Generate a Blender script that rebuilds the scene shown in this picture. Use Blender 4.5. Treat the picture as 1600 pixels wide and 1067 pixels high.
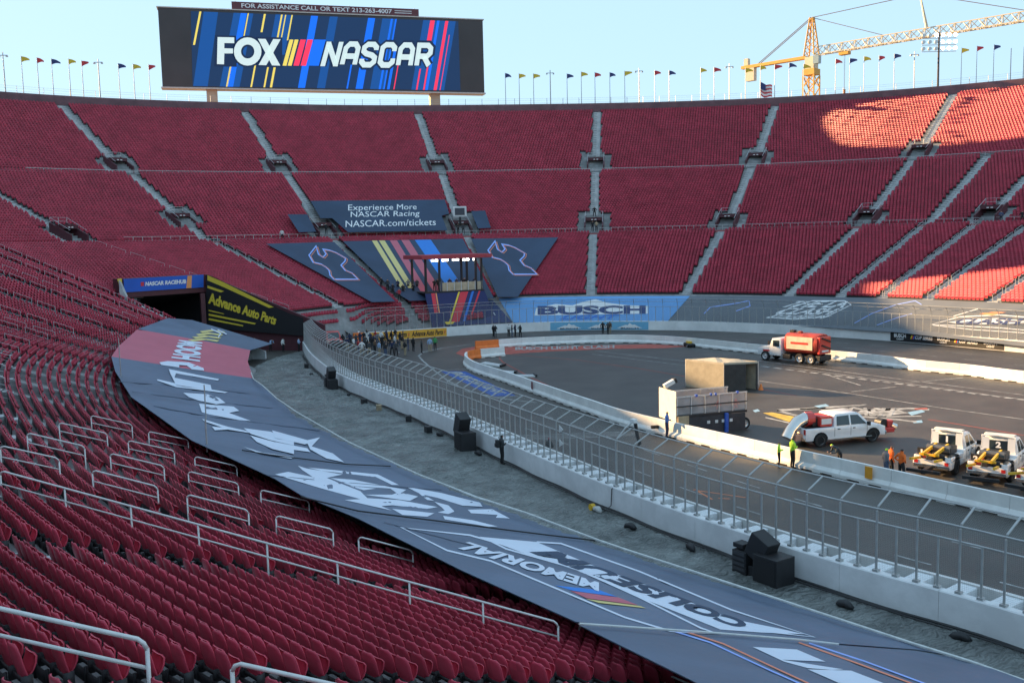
import bpy, bmesh, math, random
import numpy as np
from mathutils import Vector, Matrix
random.seed(7); RNG = np.random.default_rng(11)
for o in list(bpy.data.objects): bpy.data.objects.remove(o)
SC = bpy.context.scene; COL = SC.collection
# ---------------------------------------------------------------- camera (solved from the photograph, track level z = 0)
FPX = 1502.887; PITCH = 0.1063378; ROLL = -0.0228274; YAW = 2.6025208
CAM = np.array([53.3552, -59.9745, 13.0])
_f = np.array([math.cos(YAW)*math.cos(PITCH), math.sin(YAW)*math.cos(PITCH), -math.sin(PITCH)])
_r = np.array([math.sin(YAW), -math.cos(YAW), 0.0]); _u = np.cross(_r, _f)
CF = _f; CR = math.cos(ROLL)*_r + math.sin(ROLL)*_u; CU = -math.sin(ROLL)*_r + math.cos(ROLL)*_u
cd = bpy.data.cameras.new('camera'); cam = bpy.data.objects.new('camera', cd); COL.objects.link(cam)
cd.sensor_width = 36.0; cd.lens = FPX/1600*36; cd.clip_end = 6000; cd.clip_start = 0.1
M = Matrix.Identity(4)
for i in range(3): M[i][0] = CR[i]; M[i][1] = CU[i]; M[i][2] = -CF[i]; M[i][3] = CAM[i]
cam.matrix_world = M; SC.camera = cam
# ---------------------------------------------------------------- sky, sun, exposure
SUN_AZ = (-0.88, -0.475); SUN_EL = math.radians(16.6)
w = bpy.data.worlds.new('World'); SC.world = w; w.use_nodes = True
nt = w.node_tree; nt.nodes.clear()
sky = nt.nodes.new('ShaderNodeTexSky'); sky.sky_type = 'NISHITA'; sky.sun_disc = False
sky.sun_elevation = SUN_EL; sky.sun_rotation = math.atan2(SUN_AZ[0], SUN_AZ[1])
sky.altitude = 50; sky.air_density = 1.0; sky.dust_density = 0.5; sky.ozone_density = 1.6
gm = nt.nodes.new('ShaderNodeGamma'); gm.inputs['Gamma'].default_value = 0.12; nt.links.new(sky.outputs[0], gm.inputs[0])
hs = nt.nodes.new('ShaderNodeHueSaturation'); hs.inputs['Saturation'].default_value = 1.6; nt.links.new(gm.outputs[0], hs.inputs['Color'])
tn_ = nt.nodes.new('ShaderNodeMix'); tn_.data_type = 'RGBA'; tn_.blend_type = 'MULTIPLY'; tn_.inputs['Factor'].default_value = 1; tn_.inputs[7].default_value = (.64, .87, 1.04, 1); nt.links.new(hs.outputs[0], tn_.inputs[6])
bg = nt.nodes.new('ShaderNodeBackground'); bg.inputs['Strength'].default_value = 0.15
wo = nt.nodes.new('ShaderNodeOutputWorld'); nt.links.new(tn_.outputs[2], bg.inputs[0]); nt.links.new(bg.outputs[0], wo.inputs[0])
sl = bpy.data.lights.new('sun', 'SUN'); sl.energy = 2.8; sl.angle = math.radians(0.55); sl.color = (1.0, 0.64, 0.31)
so = bpy.data.objects.new('sun', sl); COL.objects.link(so); so.location = (-60, -30, 90)
so.rotation_euler = Vector((-SUN_AZ[0]*math.cos(SUN_EL), -SUN_AZ[1]*math.cos(SUN_EL), -math.sin(SUN_EL))).to_track_quat('-Z', 'Y').to_euler()
vs = SC.view_settings; vs.view_transform = 'Standard'; vs.look = 'None'; vs.exposure = 2.62; vs.gamma = 1.0; vs.use_curve_mapping = False
SC.render.engine = 'CYCLES'; SC.cycles.max_bounces = 6; SC.cycles.transparent_max_bounces = 16
# ---------------------------------------------------------------- pixel helpers (1600 x 1067 photograph)
def ray(px, py):
    px = np.asarray(px, float); py = np.asarray(py, float)
    return CF*FPX + CR*(px[..., None]-800) - CU*(py[..., None]-533.5)
def bp(px, py, z=0.0):
    d = ray(px, py); s = (z-CAM[2])/d[..., 2]
    return CAM + d*s[..., None]
def at_depth(px, py, dep):
    return CAM + ray(px, py)/FPX*dep
def z_at(px, py, P):
    d = ray(px, py); return CAM[2] + d[2]/math.hypot(d[0], d[1])*math.hypot(P[0]-CAM[0], P[1]-CAM[1])
def proj(P):
    d = np.asarray(P, float)-CAM; z = d@CF; zz = np.where(np.abs(z) < .05, .05, z)
    return 800+FPX*(d@CR)/zz, 533.5-FPX*(d@CU)/zz, z
def sm(x, a, b):
    v = np.clip((np.asarray(x, float)-a)/(b-a), 0, 1); return v*v*(3-2*v)
# ---------------------------------------------------------------- materials
MATS = {}
def mat(name, col, rough=0.6, metal=0.0, var=0.12, scale=3.0, bump=0.0, bscale=40.0, emit=0.0, alpha=1.0, coat=0.0, spec=None, stain=0.0, sscale=0.25):
    if name in MATS: return MATS[name]
    m = bpy.data.materials.new(name); m.use_nodes = True; n = m.node_tree.nodes; l = m.node_tree.links
    b = n['Principled BSDF']; b.inputs['Roughness'].default_value = rough; b.inputs['Metallic'].default_value = metal
    if spec is not None: b.inputs['Specular IOR Level'].default_value = spec
    if coat: b.inputs['Coat Weight'].default_value = coat
    tc = n.new('ShaderNodeTexCoord')
    if var > 0:
        nz = n.new('ShaderNodeTexNoise'); nz.inputs['Scale'].default_value = scale; nz.inputs['Detail'].default_value = 5
        l.new(tc.outputs['Object'], nz.inputs['Vector'])
        rp = n.new('ShaderNodeValToRGB'); rp.color_ramp.elements[0].position = .3; rp.color_ramp.elements[1].position = .7
        rp.color_ramp.elements[0].color = [c*(1-var) for c in col]+[1]; rp.color_ramp.elements[1].color = [min(1, c*(1+var)) for c in col]+[1]
        l.new(nz.outputs['Fac'], rp.inputs['Fac']); out = rp.outputs['Color']
        if stain:
            n2 = n.new('ShaderNodeTexNoise'); n2.inputs['Scale'].default_value = sscale; n2.inputs['Detail'].default_value = 8; n2.inputs['Roughness'].default_value = .65
            l.new(tc.outputs['Object'], n2.inputs['Vector'])
            r2 = n.new('ShaderNodeValToRGB'); r2.color_ramp.elements[0].position = .42; r2.color_ramp.elements[1].position = .62
            r2.color_ramp.elements[0].color = [1-stain]*3+[1]; r2.color_ramp.elements[1].color = [1, 1, 1, 1]
            l.new(n2.outputs['Fac'], r2.inputs['Fac'])
            mx = n.new('ShaderNodeMix'); mx.data_type = 'RGBA'; mx.blend_type = 'MULTIPLY'; mx.inputs['Factor'].default_value = 1
            l.new(out, mx.inputs[6]); l.new(r2.outputs['Color'], mx.inputs[7]); out = mx.outputs[2]
        l.new(out, b.inputs['Base Color'])
    else: b.inputs['Base Color'].default_value = list(col)+[1]
    if bump:
        nb = n.new('ShaderNodeTexNoise'); nb.inputs['Scale'].default_value = bscale; nb.inputs['Detail'].default_value = 4
        l.new(tc.outputs['Object'], nb.inputs['Vector'])
        bn = n.new('ShaderNodeBump'); bn.inputs['Strength'].default_value = bump; bn.inputs['Distance'].default_value = .05
        l.new(nb.outputs['Fac'], bn.inputs['Height']); l.new(bn.outputs['Normal'], b.inputs['Normal'])
    if emit: b.inputs['Emission Color'].default_value = list(col)+[1]; b.inputs['Emission Strength'].default_value = emit
    if alpha < 1: b.inputs['Alpha'].default_value = alpha
    MATS[name] = m; return m
# ---------------------------------------------------------------- mesh helpers
class MB:
    def __init__(s): s.v = []; s.f = []; s.mi = []; s.cur = 0
    def add(s, vs, fs):
        k = len(s.v); s.v += [tuple(map(float, p)) for p in vs]; s.f += [tuple(i+k for i in f) for f in fs]; s.mi += [s.cur]*len(fs); return s
    def box(s, c, d, rz=0.0, R=None):
        x, y, z = d[0]/2, d[1]/2, d[2]/2
        P = [Vector((a*x, b*y, e*z)) for a in (-1, 1) for b in (-1, 1) for e in (-1, 1)]
        R = R if R is not None else Matrix.Rotation(rz, 3, 'Z'); c = Vector(c)
        return s.add([R@p+c for p in P], [(0, 1, 3, 2), (4, 6, 7, 5), (0, 4, 5, 1), (2, 3, 7, 6), (0, 2, 6, 4), (1, 5, 7, 3)])
    def beam(s, a, b, wd, ht=None):
        a = Vector(a); b = Vector(b); d = b-a; L = d.length
        if L < 1e-6: return s
        q = d.to_track_quat('X', 'Z').to_matrix(); return s.box((a+b)/2, (L, wd, ht or wd), R=q)
    def tube(s, pts, r, n=6, cap=True):
        pts = [Vector(p) for p in pts]; rs = r if isinstance(r, (list, tuple)) else [r]*len(pts); k = len(s.v); fs = []; vs = []
        up = Vector((0, 0, 1))
        for i, p in enumerate(pts):
            d = (pts[min(i+1, len(pts)-1)]-pts[max(i-1, 0)]).normalized()
            a = d.cross(up if abs(d.z) < .95 else Vector((1, 0, 0))).normalized(); b = a.cross(d).normalized()
            for j in range(n):
                t = 2*math.pi*(j+.5)/n; vs.append(p+(a*math.cos(t)+b*math.sin(t))*rs[i])
        for i in range(len(pts)-1):
            for j in range(n): fs.append((i*n+j, i*n+(j+1) % n, (i+1)*n+(j+1) % n, (i+1)*n+j))
        if cap: fs.append(tuple(range(n-1, -1, -1))); fs.append(tuple(range((len(pts)-1)*n, len(pts)*n)))
        return s.add(vs, fs)
    def prism(s, poly, axis, a, b, T=None):
        # poly in the plane orthogonal to axis ('y': (x,z), 'x': (y,z), 'z': (x,y)), swept a..b
        def P(p, t): return {'y': (p[0], t, p[1]), 'x': (t, p[0], p[1]), 'z': (p[0], p[1], t)}[axis]
        n = len(poly); vs = [P(p, a) for p in poly]+[P(p, b) for p in poly]
        if T is not None: vs = [T@Vector(v) for v in vs]
        return s.add(vs, [tuple(range(n)), tuple(range(2*n-1, n-1, -1))]+[(i, (i+1) % n, n+(i+1) % n, n+i) for i in range(n)])
    def cyl(s, c, r, h, axis='z', n=16, r2=None):
        c = Vector(c); d = {'z': Vector((0, 0, h/2)), 'y': Vector((0, h/2, 0)), 'x': Vector((h/2, 0, 0))}[axis]
        return s.tube([c-d, c+d], [r, r if r2 is None else r2], n)
    def build(s, name, mats, parent=None, world=False, smooth=False, bevel=0.0):
        me = bpy.data.meshes.new(name)
        off = Vector(parent.location) if (parent is not None and world) else Vector((0, 0, 0))
        vs = [(v[0]-off.x, v[1]-off.y, v[2]-off.z) for v in s.v]
        me.from_pydata(vs, [], s.f); me.validate()
        mats = mats if isinstance(mats, (list, tuple)) else [mats]
        for m in mats: me.materials.append(m)
        if len(mats) > 1 and len(me.polygons) == len(s.mi): me.polygons.foreach_set('material_index', s.mi)
        bm = bmesh.new(); bm.from_mesh(me); bmesh.ops.recalc_face_normals(bm, faces=bm.faces)
        if bevel > 0:
            eds = [e for e in bm.edges if len(e.link_faces) == 2 and e.calc_face_angle(0) > .5]
            bmesh.ops.bevel(bm, geom=eds, offset=bevel, segments=2, profile=.5, affect='EDGES', clamp_overlap=True)
        bm.to_mesh(me); bm.free()
        if smooth: me.polygons.foreach_set('use_smooth', [True]*len(me.polygons))
        o = bpy.data.objects.new(name, me); COL.objects.link(o)
        if parent is not None: o.parent = parent
        return o
def smooth_by_angle(o, ang=0.6):
    me = o.data; bm = bmesh.new(); bm.from_mesh(me)
    for f in bm.faces: f.smooth = True
    for e in bm.edges: e.smooth = not (len(e.link_faces) == 2 and e.calc_face_angle(0) > ang)
    bm.to_mesh(me); bm.free(); return o
def tag(o, label=None, cat=None, group=None, kind=None):
    if label: o['label'] = label
    if cat: o['category'] = cat
    if group: o['group'] = group
    if kind: o['kind'] = kind
    return o
def thing(name, label, cat, loc=(0, 0, 0), rz=0.0, group=None):
    o = bpy.data.objects.new(name, None); COL.objects.link(o); o.location = [float(c) for c in loc]; o.rotation_euler = (0, 0, rz); o.empty_display_size = .3
    return tag(o, label, cat, group)
def copy_tree(o, parent=None):
    c = o.copy(); COL.objects.link(c); c.parent = parent
    for ch in list(o.children): copy_tree(ch, c)
    return c
def np_mesh(name, V, Fq, mats, parent=None, mi=None, smooth=False):
    # V (n,3), Fq (m,k) same-size faces
    me = bpy.data.meshes.new(name); V = np.asarray(V, np.float32); Fq = np.asarray(Fq, np.int32); m, k = Fq.shape
    me.vertices.add(len(V)); me.vertices.foreach_set('co', V.ravel()); me.loops.add(m*k); me.loops.foreach_set('vertex_index', Fq.ravel())
    me.polygons.add(m); me.polygons.foreach_set('loop_start', np.arange(0, m*k, k, dtype=np.int32)); me.polygons.foreach_set('loop_total', np.full(m, k, np.int32))
    if mi is not None: me.polygons.foreach_set('material_index', np.asarray(mi, np.int32))
    for q in (mats if isinstance(mats, (list, tuple)) else [mats]): me.materials.append(q)
    me.update(calc_edges=True)
    if smooth: me.polygons.foreach_set('use_smooth', np.ones(m, bool))
    o = bpy.data.objects.new(name, me); COL.objects.link(o)
    if parent is not None: o.parent = parent
    return o
# ---------------------------------------------------------------- 2-D print helpers: lists of (verts2d, faces)
def txt(s, bold=0.0, shear=0.0):
    c = bpy.data.curves.new('t', 'FONT'); c.body = s; c.offset = bold; c.shear = shear; c.resolution_u = 3; c.fill_mode = 'FRONT'
    o = bpy.data.objects.new('t', c); COL.objects.link(o)
    me = o.to_mesh(); V = np.array([v.co[:2] for v in me.vertices]); Fc = [tuple(p.vertices) for p in me.polygons]
    o.to_mesh_clear(); bpy.data.objects.remove(o); bpy.data.curves.remove(c)
    lo = V.min(0); hi = V.max(0); V = (V-lo)/(hi-lo); return V, Fc
def place2(sh, x0, y0, x1, y1):
    V, Fc = sh; return np.c_[x0+V[:, 0]*(x1-x0), y0+V[:, 1]*(y1-y0)], Fc
def poly2(pts): return np.array(pts, float), [tuple(range(len(pts)))]
def stroke(pts, wd, closed=False):
    P = np.array(pts, float); n = len(P); L = []; Rr = []
    for i in range(n):
        if closed: a, b = P[(i-1) % n], P[(i+1) % n]
        else: a, b = P[max(i-1, 0)], P[min(i+1, n-1)]
        d1 = P[i]-a; d2 = b-P[i]
        d1 = d1/np.linalg.norm(d1) if np.linalg.norm(d1) > 1e-9 else d2/np.linalg.norm(d2)
        d2 = d2/np.linalg.norm(d2) if np.linalg.norm(d2) > 1e-9 else d1
        n1 = np.array([-d1[1], d1[0]]); n2 = np.array([-d2[1], d2[0]]); m = n1+n2; m = m/max(np.linalg.norm(m), 1e-6); k = min(2.0, 1/max(m@n1, .3))
        L.append(P[i]+m*k*wd/2); Rr.append(P[i]-m*k*wd/2)
    V = np.array(L+Rr); k = n if closed else n-1
    return V, [(i, (i+1) % n, n+(i+1) % n, n+i) for i in range(k)]
def merge2(*shs):
    V = []; Fc = []; k = 0
    for v, f in shs: V.append(v); Fc += [tuple(i+k for i in q) for q in f]; k += len(v)
    return np.vstack(V), Fc
def quadmap(q, xr=(0, 1), yr=(0, 1)):
    # homography from rectangle xr x yr to the four pixels tl, tr, br, bl (y up in the print)
    src = [(xr[0], yr[1]), (xr[1], yr[1]), (xr[1], yr[0]), (xr[0], yr[0])]; A = []; B = []
    for (x, y), (u, v) in zip(src, q):
        A += [[x, y, 1, 0, 0, 0, -u*x, -u*y], [0, 0, 0, x, y, 1, -v*x, -v*y]]; B += [u, v]
    h = np.linalg.solve(np.array(A, float), np.array(B, float))
    def f(V):
        x, y = V[:, 0], V[:, 1]; d = h[6]*x+h[7]*y+1; return np.c_[(h[0]*x+h[1]*y+h[2])/d, (h[3]*x+h[4]*y+h[5])/d]
    return f
def cut2(sh, nx=0, ny=0, step=None):
    V, Fc = sh; bm = bmesh.new(); vv = [bm.verts.new((p[0], p[1], 0)) for p in V]
    for f in Fc:
        try: bm.faces.new([vv[i] for i in f])
        except ValueError: pass
    lo = V.min(0); hi = V.max(0)
    if step: nx = int((hi[0]-lo[0])/step); ny = int((hi[1]-lo[1])/step)
    for ax, k in ((0, nx), (1, ny)):
        for i in range(1, k+1):
            co = [0, 0, 0]; co[ax] = lo[ax]+(hi[ax]-lo[ax])*i/(k+1); no = [0, 0, 0]; no[ax] = 1
            bmesh.ops.bisect_plane(bm, geom=bm.verts[:]+bm.edges[:]+bm.faces[:], plane_co=co, plane_no=no, dist=1e-7)
    bm.normal_update(); bmesh.ops.triangulate(bm, faces=bm.faces[:])
    bm.verts.index_update(); V2 = np.array([v.co[:2] for v in bm.verts]); F2 = np.array([[v.index for v in f.verts] for f in bm.faces]); bm.free()
    return V2, F2
def decal(name, sh, surf, m, parent=None, pxmap=None, nx=0, ny=0, step=None, thick=0.0):
    # print shapes -> pixels (pxmap) -> points on a real surface (surf); an optional back side gives cloth its thickness
    V, Fc = cut2(sh, nx, ny, step)
    if pxmap is not None: V = pxmap(V)
    P = surf(V[:, 0], V[:, 1])
    e1 = P[Fc[:, 1]]-P[Fc[:, 0]]; e2 = P[Fc[:, 2]]-P[Fc[:, 0]]; nr = np.cross(e1, e2); tocam = CAM-P[Fc[:, 0]]
    flip = (nr*tocam).sum(1) < 0; Fc = Fc.copy(); Fc[flip] = Fc[flip][:, ::-1]
    if parent is not None: P = P-np.array(parent.location)
    o = np_mesh(name, P, Fc, m, parent)
    return o
GROUND = lambda z: (lambda x, y: bp(x, y, z))
# ---------------------------------------------------------------- bowl geometry: base superellipse + offsets along its normals
BA, BB, BN = 68.0728, 41.8717, 2.405633
Z0, Z2, Z1, ZR = 4.57, 13.445, 24.475, 38.70
def base_pt(t):
    t = np.radians(np.asarray(t, float)); c, s = np.cos(t), np.sin(t)
    x = BA*np.sign(c)*np.abs(c)**(2/BN); y = BB*np.sign(s)*np.abs(s)**(2/BN)
    gx = np.sign(x)*np.abs(x/BA)**(BN-1)/BA; gy = np.sign(y)*np.abs(y/BB)**(BN-1)/BB; g = np.hypot(gx, gy)
    return np.stack([x, y], -1), np.stack([gx/g, gy/g], -1)
def levels(t):
    P, n = base_pt(t); a = n[..., 0]**2; b = n[..., 0]*n[..., 1]; t = np.asarray(t, float)
    k = sm(t, 206, 222); m = sm(t, 222, 246)
    D0 = 10.5*sm(t, 209, 218)+4.2*m
    D2 = (27.80-7.32*a+14.365*b)*(1-k)+(31.0+7.7*m)*k
    D1 = (52.96-16.24*a+21.66*b)*(1-k)+(55.0+8.0*m)*k
    DR = (75.68-19.82*a+25.75*b); k2 = sm(t, 204, 226); DR = DR*(1-k2)+70.0*k2
    return D0, D2, D1, DR
def pt(t, D):
    P, n = base_pt(t); return P+n*np.asarray(D, float)[..., None]
_tt = np.linspace(0, 360, 2401)[:-1]; _bp, _ = base_pt(_tt)
_gx = np.arange(-175, 85.1, 1.0); _gy = np.arange(-150, 165.1, 1.0)
def _grid():
    X, Y = np.meshgrid(_gx, _gy, indexing='ij'); Q = np.c_[X.ravel(), Y.ravel()]; T = np.empty(len(Q)); Dd = np.empty(len(Q))
    for i in range(0, len(Q), 8000):
        q = Q[i:i+8000]; d = (q[:, 0:1]-_bp[None, :, 0])**2+(q[:, 1:2]-_bp[None, :, 1])**2; j = d.argmin(1)
        T[i:i+8000] = _tt[j]; Dd[i:i+8000] = np.sqrt(d[np.arange(len(q)), j])
    ins = (np.abs(Q[:, 0]/BA)**BN+np.abs(Q[:, 1]/BB)**BN) < 1; Dd[ins] *= -1
    return T.reshape(X.shape), Dd.reshape(X.shape)
_GT, _GD = _grid()
def xy2td(x, y):
    fx = np.clip(x-_gx[0], 0, len(_gx)-1.001); fy = np.clip(y-_gy[0], 0, len(_gy)-1.001); i = fx.astype(int); j = fy.astype(int); a = fx-i; b = fy-j
    L = lambda G: G[i, j]*(1-a)*(1-b)+G[i+1, j]*a*(1-b)+G[i, j+1]*(1-a)*b+G[i+1, j+1]*a*b
    return L(_GT), L(_GD)
def h_bowl(t, D):
    D0, D2, D1, DR = levels(t); z = np.where(D < D2, Z0+(D-D0)*(Z2-Z0)/(D2-D0), np.where(D < D1, Z2+(D-D2)*(Z1-Z2)/(D1-D2), Z1+(D-D1)*(ZR-Z1)/(DR-D1)))
    return z
def h_near(t, D):   # long printed tarpaulin over the lowest rows of the near stand
    return 1.17+.27*D+(1-sm(t, 222, 246))*(.75+.04*D)+.03*np.sin(t*2.1+D*.5)+.022*np.sin(D*1.9+t*.7)
def hit(px, py, lift, h=h_bowl, s0=4.0, s1=260.0, n=520):
    d = ray(px, py); d = d/np.linalg.norm(d[..., :2], axis=-1, keepdims=True)
    S = np.linspace(s0, s1, n); X = CAM[0]+d[:, 0:1]*S; Y = CAM[1]+d[:, 1:2]*S; Zr = CAM[2]+d[:, 2:3]*S
    t, D = xy2td(X, Y); g = Zr-(h(t, D)+lift)
    below = (g[:, 1:] <= 0) & (g[:, :-1] > 0) & (D[:, 1:] > -9); k = np.where(below.any(1), below.argmax(1), n-2)
    r = np.arange(len(k)); g0 = g[r, k]; g1 = g[r, k+1]; f = np.clip(g0/np.where(np.abs(g0-g1) < 1e-9, 1, g0-g1), 0, 1); s = S[k]+(S[k+1]-S[k])*f
    return CAM+d*s[:, None]
def SURF(lift, h=h_bowl): return lambda x, y: hit(np.asarray(x, float), np.asarray(y, float), lift, h)
FARPTS = [(-64.2, -12.2), (-63.3, -6.2), (-63, -.7), (-62.2, 5), (-59.4, 13.8), (-53.5, 21.5), (-44.6, 28.9), (-33, 33.4), (-20.4, 36.1), (-4.2, 36.7), (15, 36.6), (45, 35.3)]
def t_of_px(px, lev):
    # bowl angle whose point on a level (0 base, 2, 1, 3 rim) shows at this pixel column
    ts = np.linspace(80, 260, 3000); L = levels(ts); D, z = {0: (L[0], Z0), 2: (L[1], Z2), 1: (L[2], Z1), 3: (L[3], ZR)}[lev]
    x, y, d = proj(np.c_[pt(ts, D), np.full(len(ts), z)]); ok = d > 5
    i = np.where(ok, np.abs(x-px), 1e9).argmin(); return float(ts[i])
# ================================================================ ground and track sheet
ASPH = mat('asphalt', (.066, .058, .050), .55, var=.22, scale=.35, bump=.25, bscale=60, stain=.30, sscale=.12)
CONC = mat('concrete', (.27, .27, .265), .85, var=.18, scale=1.2, bump=.2, bscale=12, stain=.25, sscale=.5)
CONCL = mat('stair_concrete', (.52, .53, .53), .85, var=.12, scale=1.5, bump=.15, bscale=15, stain=.2, sscale=.8)
MAROON = mat('maroon_paint', (.085, .022, .030), .6, var=.12, scale=2)
PARA = mat('parapet_paint', (.16, .075, .085), .7, var=.12, scale=.6, stain=.2, sscale=.3)
STEEL = mat('galvanised_steel', (.50, .51, .52), .45, .55, var=.12, scale=6)
STEELP = mat('pale_rail_paint', (.62, .62, .60), .45, .2, var=.08, scale=5)
BLACK = mat('black_plastic', (.018, .018, .020), .55, var=.2, scale=4)
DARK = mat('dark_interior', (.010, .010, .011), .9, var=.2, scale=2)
WHITE = mat('white_paint', (.74, .74, .72), .5, var=.05, scale=1.5, stain=.12, sscale=.7)
WALLW = mat('white_wall', (.80, .80, .79), .65, var=.04, scale=.8, bump=.06, bscale=8, stain=.12, sscale=.45)
o = MB().add([(-3000, -3000, -.12), (3000, -3000, -.12), (3000, 3000, -.12), (-3000, 3000, -.12)], [(0, 1, 2, 3)]).build('ground', mat('dry_ground', (.16, .14, .11), .95, var=.25, scale=.02))
tag(o, 'flat dry ground around and beneath the stadium', kind='structure')
tb = np.linspace(0, 360, 181)[:-1]; pb = pt(tb, np.where((tb > 206) & (tb < 222), 15.0, 1.0))
track = MB().add([(p[0], p[1], 0) for p in pb], [tuple(range(len(pb)))]).build('race_track', ASPH)
tag(track, 'dark grey asphalt quarter mile oval and infield on the stadium floor', kind='structure')
# ================================================================ stadium bowl
bowl = thing('stadium_bowl', 'curved concrete stadium bowl with stepped terraces, stairs and entrance portals', 'stadium', (-70, 0, 0))
BO = np.array([-70.0, 0, 0])
TG = np.unique(np.r_[np.arange(40, 312.1, 1.0), 209.0, 219.0])
TUN0, TUN1 = 209.0, 219.0
ROWS = {}   # tier -> (n rows, level index pair)
WALK = 1.7  # walkway depth at the foot of the two upper tiers
def tier(k, t):
    D0, D2, D1, DR = levels(t)
    if k == 0: return D0, D2, Z0, Z2
    if k == 1: return D2+WALK, D1, Z2+.25, Z1
    return D1+WALK, DR-1.0, Z1+.25, ZR-1.6
NR = [40, 32, 33]
def row_DZ(k, j, t):
    a, b, za, zb = tier(k, t); return a+(b-a)*j/NR[k], za+(zb-za)*j/NR[k]+t*0
def strip(D, Z, skip=None):
    # D, Z lists of (len(TG)) profiles -> verts / quads
    m = len(TG); V = np.concatenate([np.c_[pt(TG, d), z] for d, z in zip(D, Z)]); F = []
    for r in range(len(D)-1):
        for i in range(m-1):
            if skip is not None and skip(r, i): continue
            F.append((r*m+i, r*m+i+1, (r+1)*m+i+1, (r+1)*m+i))
    return V-BO, np.array(F)
def in_tun(i): return TG[i] >= TUN0-.01 and TG[i+1] <= TUN1+.01
for k, nm in enumerate(('terrace_lower', 'terrace_middle', 'terrace_upper')):
    D = []; Z = []; a, b, za, zb = tier(k, TG)
    if k:
        D += [a-WALK, a-WALK, a]; Z += [np.full(len(TG), za-.25-.35), np.full(len(TG), za-.25), np.full(len(TG), za-.25)]
    for j in range(NR[k]):
        d0, z0 = row_DZ(k, j, TG); d1, _ = row_DZ(k, j+1, TG); D += [d0, d1]; Z += [z0, z0]
    D.append(D[-1]); Z.append(np.full(len(TG), zb))
    V, F = strip(D, Z, (lambda r, i: in_tun(i) and D[r+1][i] < 12.5+(TG[i]-209)*.42) if k == 0 else None)
    np_mesh(nm, V, F, CONC, bowl)
# lowest skirt under the printed tarpaulins
D0, D2, D1, DR = levels(TG); ks = sm(TG, 200, 225)
_ft, _fd = xy2td(np.array([q[0] for q in FARPTS], float), np.array([q[1] for q in FARPTS], float)); _o = np.argsort(_ft)
def wall_D(t): return np.maximum(np.interp(t, _ft[_o], _fd[_o])+1.1, -5.2)
DW = wall_D(TG); sl_ = (Z0-.95)/5.1; ps = sm(TG, 172, 176)*(1-sm(TG, 207.5, 209))   # plain seats reach down to the wall next to the gate
Zw = (.95+(DW+5.1)*sl_)*(1-ps)+1.4*ps
ed_ = DW*(1-ks)+(-2.4+3.6*(1-sm(TG, 220, 233)))*ks; Ds = [ed_, ed_, np.maximum(ed_+.02, D0-11.5), D0]; Zs = [ks*0, Zw*(1-ks)+.1*ks, Zw*(1-ks)+.25*ks, Z0+ks*0]
V, F = strip(Ds, Zs, lambda r, i: in_tun(i)); np_mesh('terrace_skirt', V, F, CONC, bowl)
# rim parapet with coping, outer wall to the ground
Dp = [DR-1.0, DR-1.0, DR-1.0+.02, DR+1.4, DR+1.4, DR+2.6]; Zp = [ZR-1.7, ZR-.05, ZR, ZR, ZR-3, -.1]
V, F = strip(Dp, [np.full(len(TG), z) for z in Zp]); np_mesh('parapet_wall', V, F, PARA, bowl)
# safety railing behind the parapet
mb = MB(); trr = np.arange(95, 212, 1.55)
for t in trr:
    p = pt(t, levels(t)[3]+.9); mb.beam((*p, ZR), (*p, ZR+1.35), .07)
    q = pt(t+1.55, levels(t+1.55)[3]+.9)
    for h in (.5, .95, 1.3): mb.beam((*p, ZR+h), (*q, ZR+h), .025)
mb.build('rim_railing', mat('thin_grey_railing', (.45, .47, .48), .5, .3), bowl, world=True)
# walkway railings
mb = MB()
for lev, t0, t1 in ((2, 84, 205), (1, 84, 205)):
    mb = MB(); ts = np.arange(t0, t1, .9 if lev == 2 else 1.2)
    for a, b in zip(ts[:-1], ts[1:]):
        La, Lb = levels(a), levels(b); D = lambda L: (L[1] if lev == 2 else L[2])+(WALK-.1 if lev == 2 else .1); z = Z2 if lev == 2 else Z1
        p = pt(a, D(La)); q = pt(b, D(Lb)); hh = 1.0 if lev == 2 else .55
        mb.beam((*p, z), (*p, z+hh), .06)
        for h in ((.5, 1.0) if lev == 2 else (.3, .55)): mb.beam((*p, z+h), (*q, z+h), .05 if lev == 2 else .07)
    mb.build('walkway_railing', STEEL, bowl, world=True)
# low painted kerb wall in front of the lower walkway
V, F = strip([D2-.05, D2-.05, D2+.12], [np.full(len(TG), Z2-.5), np.full(len(TG), Z2+.18), np.full(len(TG), Z2+.18)])
np_mesh('walkway_kerb', V, F, mat('red_kerb_paint', (.30, .09, .09), .75, var=.15, scale=.8), bowl)
# ---- aisles
def td(px, py, lift=0.0):
    P = hit(np.array([px], float), np.array([py], float), lift)[0]; t, D = xy2td(P[0:1], P[1:2]); return float(t[0]), float(D[0])
AISLES = [(196.71, (0, 1, 2)), (184.22, (0, 1, 2)), (169.35, (0, 1, 2)), (152.11, (0, 1, 2)), (135.05, (0, 1, 2)), (119.24, (0, 1, 2)), (112.5, (0, 1)), (107.53, (0,)), (102.7, (0,))]
AISLES += [(t_of_px(1547, 0), (0,)), (94.0, (0, 1, 2)), (90.0, (0,)), (86.0, (0,)), (107.3, (1, 2))]
tA1 = td(140, 382)[0]; AISLES.append((tA1, (1, 2))); 
tA0 = td(95, 432)[0]; AISLES.append((tA0, (0,)))
_L = [((0, 696), (92, 716)), ((144, 734), (246, 760)), ((292, 772), (388, 797)), ((431, 805), (520, 827)), ((560, 838), (645, 860)), ((42, 676), (132, 697)), ((172, 708), (256, 728)), ((294, 736), (372, 755)), ((407, 765), (483, 783)),
      ((92, 660), (167, 677)), ((200, 688), (272, 704)), ((304, 713), (370, 728)), ((142, 649), (206, 663)), ((232, 674), (294, 687))]
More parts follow.
